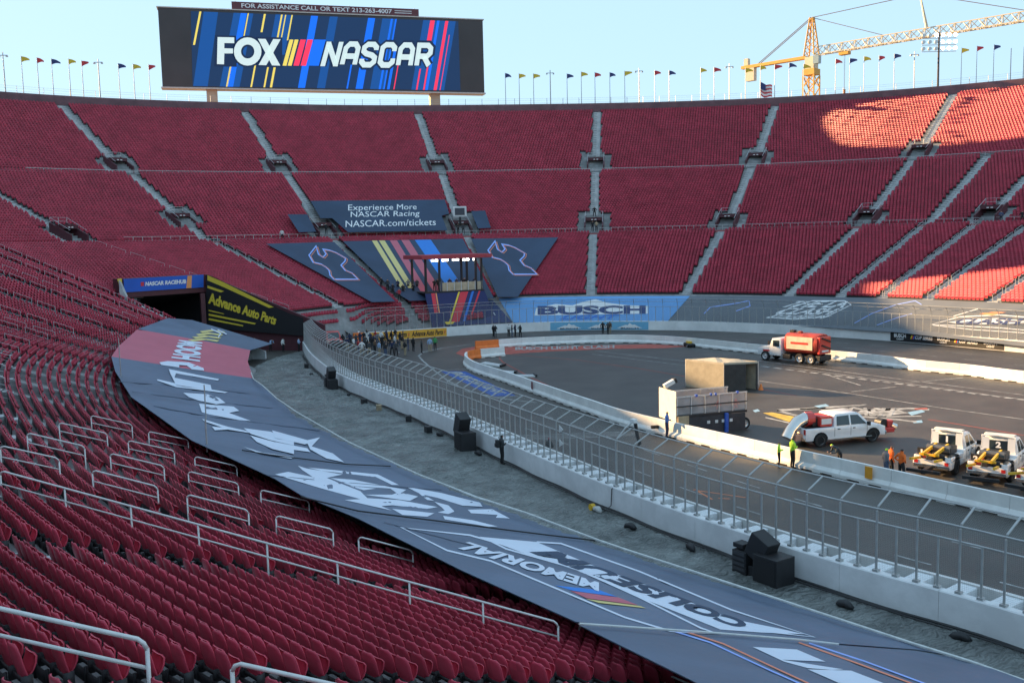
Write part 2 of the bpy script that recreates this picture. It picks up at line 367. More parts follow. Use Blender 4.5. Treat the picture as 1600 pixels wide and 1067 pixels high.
NEAR_T = []
for ch in ((1, 2, 3, 4), (5, 6, 7, 8), (9, 10, 11), (12, 13)):
    NEAR_T.append(float(np.mean([td(*_L[i][0], .95)[0] for i in ch]+[td(*_L[i][1], .95)[0] for i in ch])))
LONGRAIL = [(0, 735), (198, 790), (414, 850), (612, 903), (790, 950), (872, 972)]
tLR = float(np.mean([td(*q, .95)[0] for q in LONGRAIL])); tFG = float(np.mean([td(*q, .95)[0] for q in ((60, 963), (228, 1000), (380, 1035))]))
print('aisle t', tA1, tA0, NEAR_T, tLR, tFG, [round(td(*q, .95)[0], 1) for q in LONGRAIL], [td(*q, .95) for q in ((60, 963), (228, 1000), (380, 1035))])
for t in NEAR_T+[tLR, tFG]: AISLES.append((t, (0,)))
for t in np.arange(223, NEAR_T[-1]-2, 4.6): AISLES.append((float(t), (0,)))
for t in (226., 240., 254., 268.): AISLES.append((t, (1, 2)))
PORTALS = [(AISLES[i][0], lev, 0.3) for i in range(6) for lev in (2, 1)]
PORTALS = [(t, lev, (4.2 if (i == 0 and lev == 2) else .3)) for i in range(6) for lev in (2, 1) for t in (AISLES[i][0],)] + [(tA1, 2, .3), (107.3, 2, .3), (94.0, 1, .3)]
PW = 1.45; PD = 3.6      # portal half width, depth into the slope
def frame(t):
    P, n = base_pt(t); return P, n, np.array([-n[1], n[0]])
HALF = {0: .62, 1: .66, 2: .68}
def stairs(t, k):
    P, n, s = frame(t); mb = MB(); hw = HALF[k] if t < 212 else .42; flights = []
    for j in range(NR[k]):
        d0, z0 = row_DZ(k, j, np.array(t)); d1, z1 = row_DZ(k, j+1, np.array(t))
        if TUN0 < t < TUN1 and d0 < 15: continue
        skip = False
        for pt_, lev, of in PORTALS:
            if abs(pt_-t) < .01 and lev == (2 if k == 1 else 1 if k == 2 else -1) and d0 < tier(k, np.array(t))[0]+of+PD-.2 and d1 > tier(k, np.array(t))[0]+of-.3: skip = True
        if skip:
            if mb.v: flights.append(mb); mb = MB()
            continue
        for h, (e0, e1) in ((0, (d0, (d0+d1)/2)), ((z1-z0)/2, ((d0+d1)/2, d1))):
            c = P+n*(e0+e1)/2; zt = z0+h+.035
            v = [P+n*e+s*q for e in (e0, e1) for q in (-hw, hw)]
            mb.add([(*v[0], zt-.28), (*v[1], zt-.28), (*v[3], zt-.28), (*v[2], zt-.28), (*v[0], zt), (*v[1], zt), (*v[3], zt), (*v[2], zt)], [(4, 5, 6, 7), (0, 1, 5, 4), (1, 2, 6, 5), (3, 0, 4, 7)])
    if mb.v: flights.append(mb)
    for m_ in flights: m_.build('aisle_stairs', CONCL, bowl, world=True)
for t, ks_ in AISLES:
    for k in ks_: stairs(t, k)
# slim centre handrails on the aisles of the left and right lower tiers
def center_rail(t, k, m=STEEL):
    P, n, s = frame(t); mb = MB(); N = NR[k]; j = 0
    while j+3 < N:
        a = row_DZ(k, j, np.array(t)); b = row_DZ(k, j+3, np.array(t)); pa = P+n*(a[0]+.4); pb_ = P+n*(b[0]+.4)
        for h in (.5, .95): mb.beam((*pa, a[1]+h), (*pb_, b[1]+h), .035)
        mb.beam((*pa, a[1]), (*pa, a[1]+.97), .035); mb.beam((*pb_, b[1]), (*pb_, b[1]+.97), .035); j += 4
    return mb.build('aisle_handrail', m, bowl, world=True)
for t, ks_ in AISLES:
    if t < 118 or (186 < t < 209) or 219 < t < min(NEAR_T)-1: center_rail(t, 0)
# ---- entrance portals
LAMPW = mat('small_white_lamp', (.85, .85, .82), .4, var=0)
def portal(t, lev, of):
    k = 1 if lev == 2 else 2; P, n, s = frame(t); a, b, za, zb = tier(k, np.array(t)); zf = (Z2 if lev == 2 else Z1)+max(0, of-.3)*.45+.02
    d0 = a+of-.3; d1 = d0+PD; H = 2.55
    T = Matrix(((s[0], n[0], 0, P[0]+n[0]*d0), (s[1], n[1], 0, P[1]+n[1]*d0), (0, 0, 1, zf), (0, 0, 0, 1)))
    def bx(mb, x0, x1, y0, y1, z0, z1): mb.prism([(x0, y0), (x1, y0), (x1, y1), (x0, y1)], 'z', z0, z1, T); return mb
    g = bpy.data.objects.new('entrance_portal', None); COL.objects.link(g); g.parent = bowl; g.empty_display_size = .3
    g.location = Vector((*(P+n*d0), zf))-Vector(bowl.location); off = Vector((*(P+n*d0), zf))
    def bd(mb, nm, m):
        mb.v = [(v[0]-off.x, v[1]-off.y, v[2]-off.z) for v in mb.v]; return mb.build(nm, m, g)
    for sg in (-1, 1):
        mb = MB(); x = sg*PW
        mb.prism([(0, -.1), (PD, PD*.45), (PD, H+.55), (0, 1.35 if sg else 0)], 'x', x-.11, x+.11, T); bd(mb, 'side_wall', MAROON)
    bd(bx(MB(), -PW+.11, PW-.11, PD*.42, PD, H-.35, H+.18), 'roof_slab', MAROON)
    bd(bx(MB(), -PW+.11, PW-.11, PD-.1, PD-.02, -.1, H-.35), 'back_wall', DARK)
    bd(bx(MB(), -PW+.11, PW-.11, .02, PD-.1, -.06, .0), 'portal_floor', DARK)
    for x in (-.28, .28): bd(bx(MB(), x-.16, x+.16, PD*.42-.06, PD*.42-.002, H-.24, H-.12), 'lamp', LAMPW)
    mb = MB(); zt = H+.18
    for x in (-PW, 0, PW): mb.beam(T@Vector((x, PD-.1, zt)), T@Vector((x, PD-.1, zt+1.0)), .05)
    for h in (.5, 1.0):
        mb.beam(T@Vector((-PW, PD-.1, zt+h)), T@Vector((PW, PD-.1, zt+h)), .05)
    for x in (-PW, PW): mb.beam(T@Vector((x, PD-.1, zt+1)), T@Vector((x, .2, 1.95)), .05)
    bd(mb, 'guard_rail', STEEL)
    # flanking flights beside the portal
    for sg in (-1, 1):
        mb = MB(); x = sg*(PW+.62); N = 8
        for i in range(N): bx(mb, x-.46, x+.46, PD*i/N, PD*(i+1)/N, PD*i/N*.45-.12, PD*(i+1)/N*.45+.10)
        bd(mb, 'side_steps', CONCL)
for t, lev, of in PORTALS: portal(t, lev, of)
# ================================================================ seats
SEATR = mat('red_seat_plastic', (.45, .042, .075), .46, var=.16, scale=.9, spec=.35)
_n = SEATR.node_tree.nodes; _l = SEATR.node_tree.links; _g = _n.new('ShaderNodeNewGeometry'); _w = _n.new('ShaderNodeTexWhiteNoise'); _w.noise_dimensions = '3D'
_s = _n.new('ShaderNodeVectorMath'); _s.operation = 'SNAP'; _s.inputs[1].default_value = (.55, .55, .45); _l.new(_g.outputs['Position'], _s.inputs[0]); _l.new(_s.outputs[0], _w.inputs['Vector'])
for _q in [q for q in _n if q.type == 'TEX_NOISE']: _l.new(_g.outputs['Position'], _q.inputs['Vector']); _q.inputs['Scale'].default_value = .35
_mr = _n.new('ShaderNodeMapRange'); _mr.inputs['To Min'].default_value = .84; _mr.inputs['To Max'].default_value = 1.14; _l.new(_w.outputs['Value'], _mr.inputs['Value'])
_mx = _n.new('ShaderNodeMix'); _mx.data_type = 'RGBA'; _mx.blend_type = 'MULTIPLY'; _mx.inputs['Factor'].default_value = 1; _rp = [q for q in _n if q.type == 'VALTORGB'][0]
_l.new(_rp.outputs['Color'], _mx.inputs[6]); _l.new(_mr.outputs['Result'], _mx.inputs[7]); _l.new(_mx.outputs[2], _n['Principled BSDF'].inputs['Base Color'])
SEATD = mat('bracket_and_gap_shade', (.02, .018, .02), .6, var=.1)
def seat_far():
    # solid shell: back panel with narrower rounded top plus the folded pan in front
    V = []; prof = [(-.03, .30, .20), (.03, .58, .232), (.075, .77, .21), (.09, .85, .11)]
    for side in (0, 1):
        for d, z, w_ in prof:
            for x in (-w_, w_): V.append((x, d+side*.035, z))
    F = []
    for s_ in (0, 8):
        for r in range(3): a = s_+2*r; F.append((a, a+1, a+3, a+2))
    for r in range(3):
        for i in (0, 1): a = 2*r+i; F.append((a, a+2, a+10, a+8))
    F.append((6, 7, 15, 14)); k = len(V)
    V += [(-.21, -.02, .34), (.21, -.02, .34), (.20, -.19, .60), (-.20, -.19, .60), (.19, -.05, .67), (-.19, -.05, .67)]
    F += [(k, k+1, k+2, k+3), (k+3, k+2, k+4, k+5), (k, k+3, k+5, k), (k+1, k+4, k+2, k+1)]
    F = [f if len(set(f)) == 4 else (f[0], f[1], f[2], f[2]) for f in F]
    F = F[:-2]
    k = len(V); V += [(-.265, .05, 0), (.265, .05, 0), (.265, .03, .36), (-.265, .03, .36)]; F += [(k, k+1, k+2, k+3)]  # dark full-width sheet: the shade under the seat, put in as colour
    return np.array(V), np.array(F), np.array([0]*(len(F)-1)+[1])
def seat_parts():
    # near version: (verts, quads) for backrest, pan, bracket
    B = []; n = 6
    prof = [(-.045, .22), (-.01, .38), (.035, .54), (.065, .69), (.085, .80), (.092, .855)]; wds = [.21, .245, .252, .246, .205, .11]
    for side in (0, 1):
        for (d, z), wd in zip(prof, wds):
            for i in range(n+1):
                x = -wd+2*wd*i/n; c = .035*(2*i/n-1)**2; B.append((x, d-c+side*.022, z))
    F = []; m = n+1; R = len(prof)
    for side in (0, 1):
        for r in range(R-1):
            for i in range(n):
                a = side*R*m+r*m+i; q = (a, a+1, a+m+1, a+m); F.append(q if side == 0 else q[::-1])
    o2 = R*m
    for r in range(R-1):
        for i in (0, n): a = r*m+i; F.append((a, a+m, a+m+o2, a+o2))
    for i in range(n): a = (R-1)*m+i; F.append((a, a+1, a+1+o2, a+o2)); F.append((i, i+1, i+1+o2, i+o2))
    back = (np.array(B), np.array(F))
    V = []; prof = [(-.03, .34), (-.085, .42), (-.13, .52), (-.15, .62), (-.13, .665)]; wds = [.17, .205, .21, .20, .16]
    for side in (0, 1):
        for (d, z), wd in zip(prof, wds):
            for i in range(5):
                x = -wd+2*wd*i/4; V.append((x, d-side*.03-.02*(2*i/4-1)**2, z))
    F = []
    for side in (0, 1):
        for r in range(4):
            for i in range(4): a = side*25+r*5+i; q = (a, a+1, a+6, a+5); F.append(q if side else q[::-1])
    for r in range(4):
        for i in (0, 4): a = r*5+i; F.append((a, a+5, a+30, a+25))
    for i in range(4): F.append((20+i, 21+i, 46+i, 45+i)); F.append((i, i+1, i+26, i+25))
    pan = (np.array(V), np.array(F))
    mb = MB(); mb.box((-.24, -.02, .28), (.035, .16, .22)); mb.box((-.24, .10, .16), (.04, .05, .30)); mb.box((0, .0, .30), (.5, .05, .07)); mb.box((0, .09, .13), (.5, .03, .2))  # real bracket pieces; last box is a dark panel for the shaded gap below
    return back, pan, (np.array(mb.v), np.array(mb.f))
def seat_positions():
    P = []; A = []; TT = []; RR = []
    tl = np.linspace(78, 311, 6000)
    for k in range(3):
        hw = HALF[k]+.20
        for j in range(-20 if k == 0 else 0, NR[k]):
            if j < 0:      # rows hidden below the edge of the near tarpaulin
                a, b, za, zb = tier(0, tl); d = a+(b-a)*j/NR[0]; z = za+(zb-za)*j/NR[0]+tl*0; lo_ = tl < 209; d = np.where(lo_, j*.42, d); z = np.where(lo_, Z0+d*(Z0-1.4)/-np.minimum(np.interp(tl, TG, DW), -.5), z); ok0 = ((tl > 219.3) & (d > h_lim(tl))) | ((tl > 174.5) & (tl < 208.3) & (d > np.interp(tl, TG, DW)+.1))
            else: d, z = row_DZ(k, j, tl); ok0 = np.ones(len(tl), bool)
            d1, _ = row_DZ(k, j+1, tl); dm = d+(d1-d)*.55
            if j < 0: dm = np.where(tl < 209, d+.15, dm); z = np.where(tl < 209, z+.16, z)
            xy = pt(tl, dm); seg = np.r_[0, np.cumsum(np.hypot(*np.diff(xy, axis=0).T))]
            s = np.arange(.3, seg[-1], .50); t = np.interp(s, seg, tl); ok = np.interp(s, seg, ok0.astype(float)) > .5
            zz = np.interp(t, tl, z); dd = np.interp(t, tl, dm); XY = pt(t, dd)
            px, py, dep = proj(np.c_[XY, zz+.5]); ok &= (dep > 2.2) & (px > -260) & (px < 1860) & (py < 1290)
            if k == 0: ok &= ~((t > TUN0-.25) & (t < TUN1+.25) & (dd < 13.0+(t-209)*.42))
            for ta, ks_ in AISLES:
                if k in ks_:
                    i = np.abs(t-ta) < 4; Pa, n, sd = frame(ta); lat = np.abs((XY-Pa)@sd); w_ = hw if ta < 212 else .66
                    ok &= ~(i & (lat < w_))
            for tp, lev, of in PORTALS:
                if (lev == 2 and k == 1) or (lev == 1 and k == 2):
                    i = np.abs(t-tp) < 5; Pa, n, sd = frame(tp); lat = np.abs((XY-Pa)@sd); a0 = np.interp(tp, tl, tier(k, tl)[0])
                    ok &= ~(i & (lat < PW+1.3) & (dd > a0+of-.7) & (dd < a0+of+PD+.4))
            _, nn = base_pt(t); ang = np.arctan2(nn[:, 1], nn[:, 0])-math.pi/2
            P.append(np.c_[XY, zz][ok]); A.append(ang[ok]); TT.append(t[ok]); RR.append(np.full(ok.sum(), k*100+j))
    return np.vstack(P), np.concatenate(A), np.concatenate(TT), np.concatenate(RR)
def h_lim(t): return np.full(np.shape(t), 3.6)
SP, SA, ST, SR = seat_positions()
dist = np.linalg.norm(SP-CAM, axis=1); print('seats', len(SP))
keep = dist > 2.6; SP, SA, ST, SR, dist = SP[keep], SA[keep], ST[keep], SR[keep], dist[keep]
px, py, dep = proj(SP+np.array([0, 0, .6])); inview = (px > 0) & (px < 1600) & (py > 0) & (py < 1067)
near_ix = np.argsort(np.where(inview, dist, 1e9))[:300]; is_near = np.zeros(len(SP), bool); is_near[near_ix] = True
def scatter(name, V, F, idx, mats, mi, label, smooth=False):
    c, s = np.cos(SA[idx]), np.sin(SA[idx]); n = len(idx); jit = RNG.normal(0, .006, (n, 1))
    X = V[None, :, 0]*c[:, None]-(V[None, :, 1]+jit)*s[:, None]+SP[idx, 0:1]; Y = V[None, :, 0]*s[:, None]+(V[None, :, 1]+jit)*c[:, None]+SP[idx, 1:2]; Z = V[None, :, 2]+SP[idx, 2:3]
    VV = np.stack([X, Y, Z], -1).reshape(-1, 3); FF = (F[None]+(np.arange(n)*len(V))[:, None, None]).reshape(-1, F.shape[1])
    o = np_mesh(name, VV, FF, mats, mi=np.tile(mi, n), smooth=smooth); tag(o, label, 'seats', kind='stuff'); return o
bk, pn, br = [(v*np.array([.93, .93, .93]), f) for v, f in seat_parts()]
Vn = np.vstack([bk[0], pn[0], br[0]]); Fn = np.vstack([bk[1], pn[1]+len(bk[0]), br[1]+len(bk[0])+len(pn[0])]); mn = np.r_[np.zeros(len(bk[1])+len(pn[1]), int), np.ones(len(br[1]), int)]
mid = np.where((dist < 34) & ~is_near & (ST > 225))[0]; far = np.where(~((dist < 34) & (ST > 225)) & ~is_near)[0]
scatter('stadium_seats', Vn, Fn, mid, [SEATR, SEATD], mn, 'rows of red plastic folding seats across the near stand below the camera', smooth=False)
Vf, Ff, mf = seat_far(); Vf = Vf*.94; scatter('stadium_seats', Vf, Ff, far, [SEATR, SEATD], mf, 'thousands of small red seats filling the far curved stands')
me_b = np_mesh('backrest', bk[0], bk[1], SEATR, smooth=True); me_p = np_mesh('seat_pan', pn[0], pn[1], SEATR, smooth=True); me_r = np_mesh('bracket', br[0], br[1], SEATD)
first = True
LAB = {}
_ON = 'first second third fourth fifth sixth seventh eighth ninth tenth eleventh twelfth thirteenth fourteenth fifteenth sixteenth seventeenth eighteenth nineteenth'.split()
def nth(k):
    if k < 20: return _ON[k-1]
    t_, u_ = divmod(k, 10); T_ = ['twenty', 'thirty', 'forty', 'fifty', 'sixty', 'seventy', 'eighty', 'ninety'][t_-2]; return T_+'-'+_ON[u_-1] if u_ else T_[:-1]+'ieth'
for ri, r in enumerate(sorted(set(SR[near_ix].tolist()), reverse=True)):
    m_ = [i for i in near_ix if SR[i] == r]
    for q, i in enumerate(sorted(m_, key=lambda i: px[i])): LAB[i] = 'red folding chair, '+nth(q+1)+' from the left in the '+nth(ri+1)+' row from the bottom left corner'
for i in near_ix:
    g = thing('folding_chair', LAB[i], 'chair', SP[i], float(SA[i]), 'red folding chairs nearest the camera')
    for src, nm in ((me_b, 'backrest'), (me_p, 'seat_pan'), (me_r, 'bracket')):
        c = bpy.data.objects.new(nm, src.data); COL.objects.link(c); c.parent = g
for o in (me_b, me_p, me_r): bpy.data.objects.remove(o)
# ================================================================ handrails of the near stand (each a thing of its own)
def handrail(pa, pb_, label, group=None, posts=2, r=.028, lift=1.06):
    A_ = hit(np.array([pa[0], pb_[0]], float), np.array([pa[1], pb_[1]], float), lift); a, b = Vector(A_[0]), Vector(A_[1])
    g = thing('handrail', label, 'handrail', (a.x, a.y, a.z-lift), 0, group); o = Vector(g.location); d = (b-a).normalized(); c = .12
    mb = MB(); mb.tube([a-o-Vector((0, 0, c)), a-o-Vector((0, 0, c*.35))+d*c*.35, a-o+d*c, b-o-d*c, b-o-Vector((0, 0, c*.35))-d*c*.35, b-o-Vector((0, 0, c))], r, 8); mb.build('top_rail', STEELP, g, smooth=True)
    MB().tube([a-o-Vector((0, 0, .38)), b-o-Vector((0, 0, .38))], r*.85, 8).build('middle_rail', STEELP, g, smooth=True)
    for i in range(posts):
        f = i/(posts-1); p = a.lerp(b, f)-o; x, y, t_ = p.x+o.x, p.y+o.y, 0; T_, D_ = xy2td(np.array([x]), np.array([y])); zb = float(h_bowl(T_, D_)[0])-o.z-.45
        MB().tube([(p.x, p.y, zb), (p.x, p.y, p.z-(.1 if i in (0, posts-1) else .02))], r*.95, 8).build('post', STEELP, g, smooth=True)
    return g
for i, q in enumerate(_L):
    place = ['upper left', 'second from the left', 'middle', 'fourth', 'lowest beside the tarpaulin edge'][i] if i < 5 else None
    lab = ['short pale handrail loop cut by the left picture edge above the long rail', 'short handrail loop just above the left part of the long rail', 'short handrail loop just above the middle of the long rail', 'short handrail loop above the long rail, second from the tarpaulin edge', 'short handrail loop above the long rail, touching the dark tarpaulin edge',
           'handrail loop in the second row of loops, leftmost', 'handrail loop in the second row of loops, second from left', 'handrail loop in the second row of loops, third from left', 'handrail loop in the second row of loops, nearest the tarpaulin',
           'handrail loop in the third row of loops, leftmost', 'handrail loop in the third row of loops, middle', 'handrail loop in the third row of loops, beside the tarpaulin', 'small handrail loop in the farthest row of loops, left one', 'small handrail loop in the farthest row of loops, right one'][i]
    handrail(q[0], q[1], lab, 'short handrail loops on the stand stairs')
handrail(LONGRAIL[0], LONGRAIL[-1], 'long pale two-bar handrail running down the stairs of the near stand', None, 9)
handrail((-60, 937), (229, 1001), 'thick foreground handrail loop in the bottom left corner', None, 2, .032)
handrail((362, 1034), (760, 1122), 'foreground handrail loop cut off by the bottom picture edge', None, 2, .032)
handrail((905, 975), (1120, 1062), 'handrail running beneath the upper edge of the long tarpaulin at bottom centre', None, 4, .028, .8)

# ================================================================ club tower on the near left stand (outside the frame; it shades the near half of the track)
tw = thing('club_tower', 'tall glazed club tower rising from the near left stand', 'building', (-92, -66, 0)); qv = np.array([-.475, .88]); av = np.array([-.88, -.475]); c0_ = np.array([-88.6, -76.4])
def twb(a0, a1, b0, b1, z0, z1, nm, m): MB().add([(*(c0_+av*a-qv*b), z) for z in (z0, z1) for a, b in ((a0, b0), (a1, b0), (a1, b1), (a0, b1))], [(0, 1, 2, 3), (7, 6, 5, 4), (0, 4, 5, 1), (1, 5, 6, 2), (2, 6, 7, 3), (3, 7, 4, 0)]).build(nm, m, tw, world=True)
twb(0, 14, 0, 72, 0, 57, 'wall', CONC); twb(-.6, 14.6, -.6, 72.6, 57, 58, 'roof', PARA)
for i in range(8): twb(-.15, 14.15, .6, 71.4, 22+i*4.2, 24.6+i*4.2, 'window_band', mat('tower_glass', (.05, .07, .08), .1))
# ================================================================ walls and fences along plan paths
class Path:
    def __init__(s, pts, sub=14):
        P = np.array(pts, float); Q = np.vstack([2*P[0]-P[1], P, 2*P[-1]-P[-2]]); out = []
        for i in range(1, len(Q)-2):
            for u in np.linspace(0, 1, sub, endpoint=False):
                a, b, c, d = Q[i-1], Q[i], Q[i+1], Q[i+2]
                out.append(.5*((2*b)+(-a+c)*u+(2*a-5*b+4*c-d)*u*u+(-a+3*b-3*c+d)*u**3))
        out.append(P[-1]); s.P = np.array(out); s.S = np.r_[0, np.cumsum(np.hypot(*np.diff(s.P, axis=0).T))]; s.L = s.S[-1]
    def at(s, d):
        d = np.asarray(d, float); return np.stack([np.interp(d, s.S, s.P[:, 0]), np.interp(d, s.S, s.P[:, 1])], -1)
    def tan(s, d):
        v = s.at(np.minimum(np.asarray(d)+.4, s.L))-s.at(np.maximum(np.asarray(d)-.4, 0)); return v/np.linalg.norm(v, axis=-1, keepdims=True)
    def left(s, d): t = s.tan(d); return np.stack([-t[..., 1], t[..., 0]], -1)
    def near(s, q): return float(s.S[((s.P-np.asarray(q)[:2])**2).sum(1).argmin()])
    def px(s, x, z=0.0):
        u, v, d = proj(np.c_[s.P, np.full(len(s.P), z)]); return float(s.S[np.where(d > 3, np.abs(u-x), 1e9).argmin()])
def sweep(mb, path, s0, s1, prof, side=1, step=1.2):
    # prof: list of (offset to the left*side, z); swept along the path
    n = max(2, int((s1-s0)/step)+1); ss = np.linspace(s0, s1, n); P = path.at(ss); N = path.left(ss)*side; m = len(prof)
    vs = [(*(P[i]+N[i]*o), z) for i in range(n) for o, z in prof]; fs = []
    for i in range(n-1):
        for j in range(m): fs.append((i*m+j, i*m+(j+1) % m, (i+1)*m+(j+1) % m, (i+1)*m+j))
    fs += [tuple(range(m)), tuple(range((n-1)*m, n*m))[::-1]]; return mb.add(vs, fs)
NEARW = Path([(74, -29.5), (52, -31.2), (36.8, -32.0), (29.4, -32.9), (19.5, -33.1), (9, -32.3), (-1, -31.2), (-11.5, -30.3), (-21, -29.8), (-31, -28.8), (-43.2, -26.4), (-52, -24.2), (-60, -22), (-67, -20.4)])
FARW = Path(FARPTS)
WH = 1.15
WALLW2 = mat('near_wall_white', (.80, .80, .80), .6, var=.04, scale=.7, bump=.06, bscale=7, stain=.12, sscale=.9)
# NEARW runs right -> left (towards -x): its left-hand side is -y (stands), so the track is on side -1
nw = thing('near_barrier_wall', 'long white concrete barrier wall along the near side of the track', 'wall', (*NEARW.at(60), 0))
seg = 3.66; k = 0; s = 18.0
while s < NEARW.L-1:
    e = min(s+seg-.015, NEARW.L); sweep(MB(), NEARW, s, e, [(0, 0), (0, WH-.04), (.04, WH), (.30, WH), (.32, WH-.04), (.34, 0)], -1, 1.25).build('barrier_segment', WALLW2, nw, world=True); s += seg
mb = MB(); sweep(mb, NEARW, 18, NEARW.L-.2, [(1.38, .1), (1.38, 1.12), (1.55, 1.12), (1.55, .1)], -1, 1.5); mb.build('energy_absorbing_skin', WHITE, nw, world=True)
FOAM = mat('white_foam', (.78, .79, .80), .8, var=.06, scale=3)
mb0 = MB(); mb0.box((0, 0, .53), (.66, .96, 1.06)); fb = mb0.build('foam_block', FOAM, None, bevel=.03); fme = fb.data; bpy.data.objects.remove(fb)
for s in np.arange(19.2, 125, 1.46):
    p = NEARW.at(s)-NEARW.left(s)*.87; t = NEARW.tan(s); o = bpy.data.objects.new('foam_block', fme); COL.objects.link(o); o.parent = nw
    o.location = (p[0]-nw.location.x, p[1]-nw.location.y, .02); o.rotation_euler = (0, 0, math.atan2(t[1], t[0]))
FENCE = mat('fence_steel', (.44, .445, .44), .5, .5, var=.12, scale=3)
MESH = mat('fence_mesh', (.30, .30, .29), .6, .2, var=0, alpha=.2)
MESHF = mat('far_fence_mesh', (.30, .30, .28), .6, .2, var=0, alpha=.20)
def catch_fence(g, path, s0, s1, side, off, z0, hv, hs, inw, up, step, r=.035, mesh=MESH, shorts=True, curve=False):
    prm = MB(); prs = MB()
    def post(mb, h, arm):
        P = [(0, 0, 0), (0, 0, h)]
        if arm: P = [(0, 0, 0), (0, 0, h-.1), (.06, 0, h+.05), (inw, 0, h+up)] if not curve else [(0, 0, 0), (0, 0, h*.75), (inw*.12, 0, h*.92), (inw*.45, 0, h+up*.6), (inw, 0, h+up)]
        mb.tube(P, r, 6); mb.box((0, 0, .04), (.2, .2, .08)); return mb
    a = post(prm, hv, True).build('fence_post', FENCE, None); ame = a.data; bpy.data.objects.remove(a)
    b = post(prs, hs, False).build('fence_post', FENCE, None); bme = b.data; bpy.data.objects.remove(b)
    for i, s in enumerate(np.arange(s0, s1, step/2)):
        tall = i % 2 == 0
        if not tall and not shorts: continue
        n = path.left(s)*side; p = path.at(s)+n*off; o = bpy.data.objects.new('fence_post' if tall else 'short_post', ame if tall else bme); COL.objects.link(o); o.parent = g
        o.location = (p[0]-g.location.x, p[1]-g.location.y, z0); o.rotation_euler = (0, 0, math.atan2(n[1], n[0]))
    ss = np.arange(s0, s1, .9); N = path.left(ss)*side; P = path.at(ss)+N*off
    def line(mb, o_, z, rr):
        Q = P+N*o_; mb.tube([(*q, z0+z) for q in Q], rr, 5); return mb
    line(MB(), 0, hs, r*.8).build('middle_rail', FENCE, g, world=True); line(MB(), 0, hv, r*.8).build('upper_rail', FENCE, g, world=True); line(MB(), inw, hv+up, r*.7).build('top_rail', FENCE, g, world=True)
    m = len(ss)
    if mesh is not None:
        V = np.vstack([np.c_[P+N*.02, np.full(m, z0+.05)], np.c_[P+N*.02, np.full(m, z0+hv)], np.c_[P+N*inw, np.full(m, z0+hv+up)]]); F = [(r_*m+i, r_*m+i+1, (r_+1)*m+i+1, (r_+1)*m+i) for r_ in range(2) for i in range(m-1)]
        np_mesh('wire_mesh', V-np.array(g.location), np.array(F), mesh, g)
    else:      # real woven wires: three-sided rods, vertical and horizontal
        rr = .0022; tri = [(math.cos(a), math.sin(a)) for a in (0, 2.094, 4.189)]; VV = []; FF = []
        sv = np.arange(s0, s1, .062); Nv = path.left(sv)*side; Pv = path.at(sv)+Nv*(off+.045); Tv = path.tan(sv); k0 = 0; n_ = len(sv)
        rows = [(0.0, .05), (0.0, hv), (inw-.045, hv+up)]
        ring = np.stack([np.stack([np.c_[Pv+Nv*(o_+c*rr)+Tv*s_*rr, np.full(n_, z0+z)] for c, s_ in tri], 1) for o_, z in rows], 1).reshape(-1, 3)
        for q in range(2):
            for e in range(3):
                a_ = np.arange(n_)*9+q*3+e; b_ = np.arange(n_)*9+q*3+(e+1) % 3; FF.append(np.stack([a_, b_, b_+3, a_+3], 1))
        VV.append(ring); k0 = len(ring); prof = [(0.0, z) for z in np.arange(.08, hv, .062)]+[(inw*f, hv+up*f) for f in np.arange(.06, 1, .07)]
        for o_, z in prof:
            Q = P+N*(.045+o_); c3 = np.stack([np.c_[Q+N*c*rr, np.full(m, z0+z+s_*rr)] for c, s_ in tri], 1).reshape(-1, 3)
            for e in range(3): a_ = k0+np.arange(m-1)*3+e; b_ = k0+np.arange(m-1)*3+(e+1) % 3; FF.append(np.stack([a_, b_, b_+3, a_+3], 1))
            VV.append(c3); k0 += len(c3)
        w = np_mesh('wire_mesh', np.vstack(VV)-np.array(g.location), np.vstack(FF), mat('fence_wire', (.34, .34, .33), .5, .4, var=0), g); tag(w, kind='stuff')
nf = thing('catch_fence', 'near steel catch fence with inward leaning arms on the white wall', 'fence', (*NEARW.at(60), WH)); nf.location.z = 0
catch_fence(nf, NEARW, 19.0, NEARW.L-.3, -1, .18, WH, 2.25, 1.75, .9, .46, 1.455, .042, None)
# far wall: FARW runs end -> far side; the track is on its right-hand side (-1)
fw = thing('far_barrier_wall', 'long white barrier wall curving around the far side of the track', 'wall', (*FARW.at(60), 0)); s = 0.0
while s < FARW.L-1:
    e = min(s+seg-.015, FARW.L); sweep(MB(), FARW, s, e, [(0, 0), (0, WH+.1), (-.35, WH+.1), (-.4, 0)], -1, 1.0).build('barrier_segment', WALLW, fw, world=True); s += seg
ff = thing('far_catch_fence', 'far steel catch fence with curved posts in front of the printed tarpaulins', 'fence', (*FARW.at(60), 0))
catch_fence(ff, FARW, .3, FARW.L-.5, -1, -.2, WH+.1, 2.7, 2.0, .75, .45, 2.0, .035, MESHF, True, True)
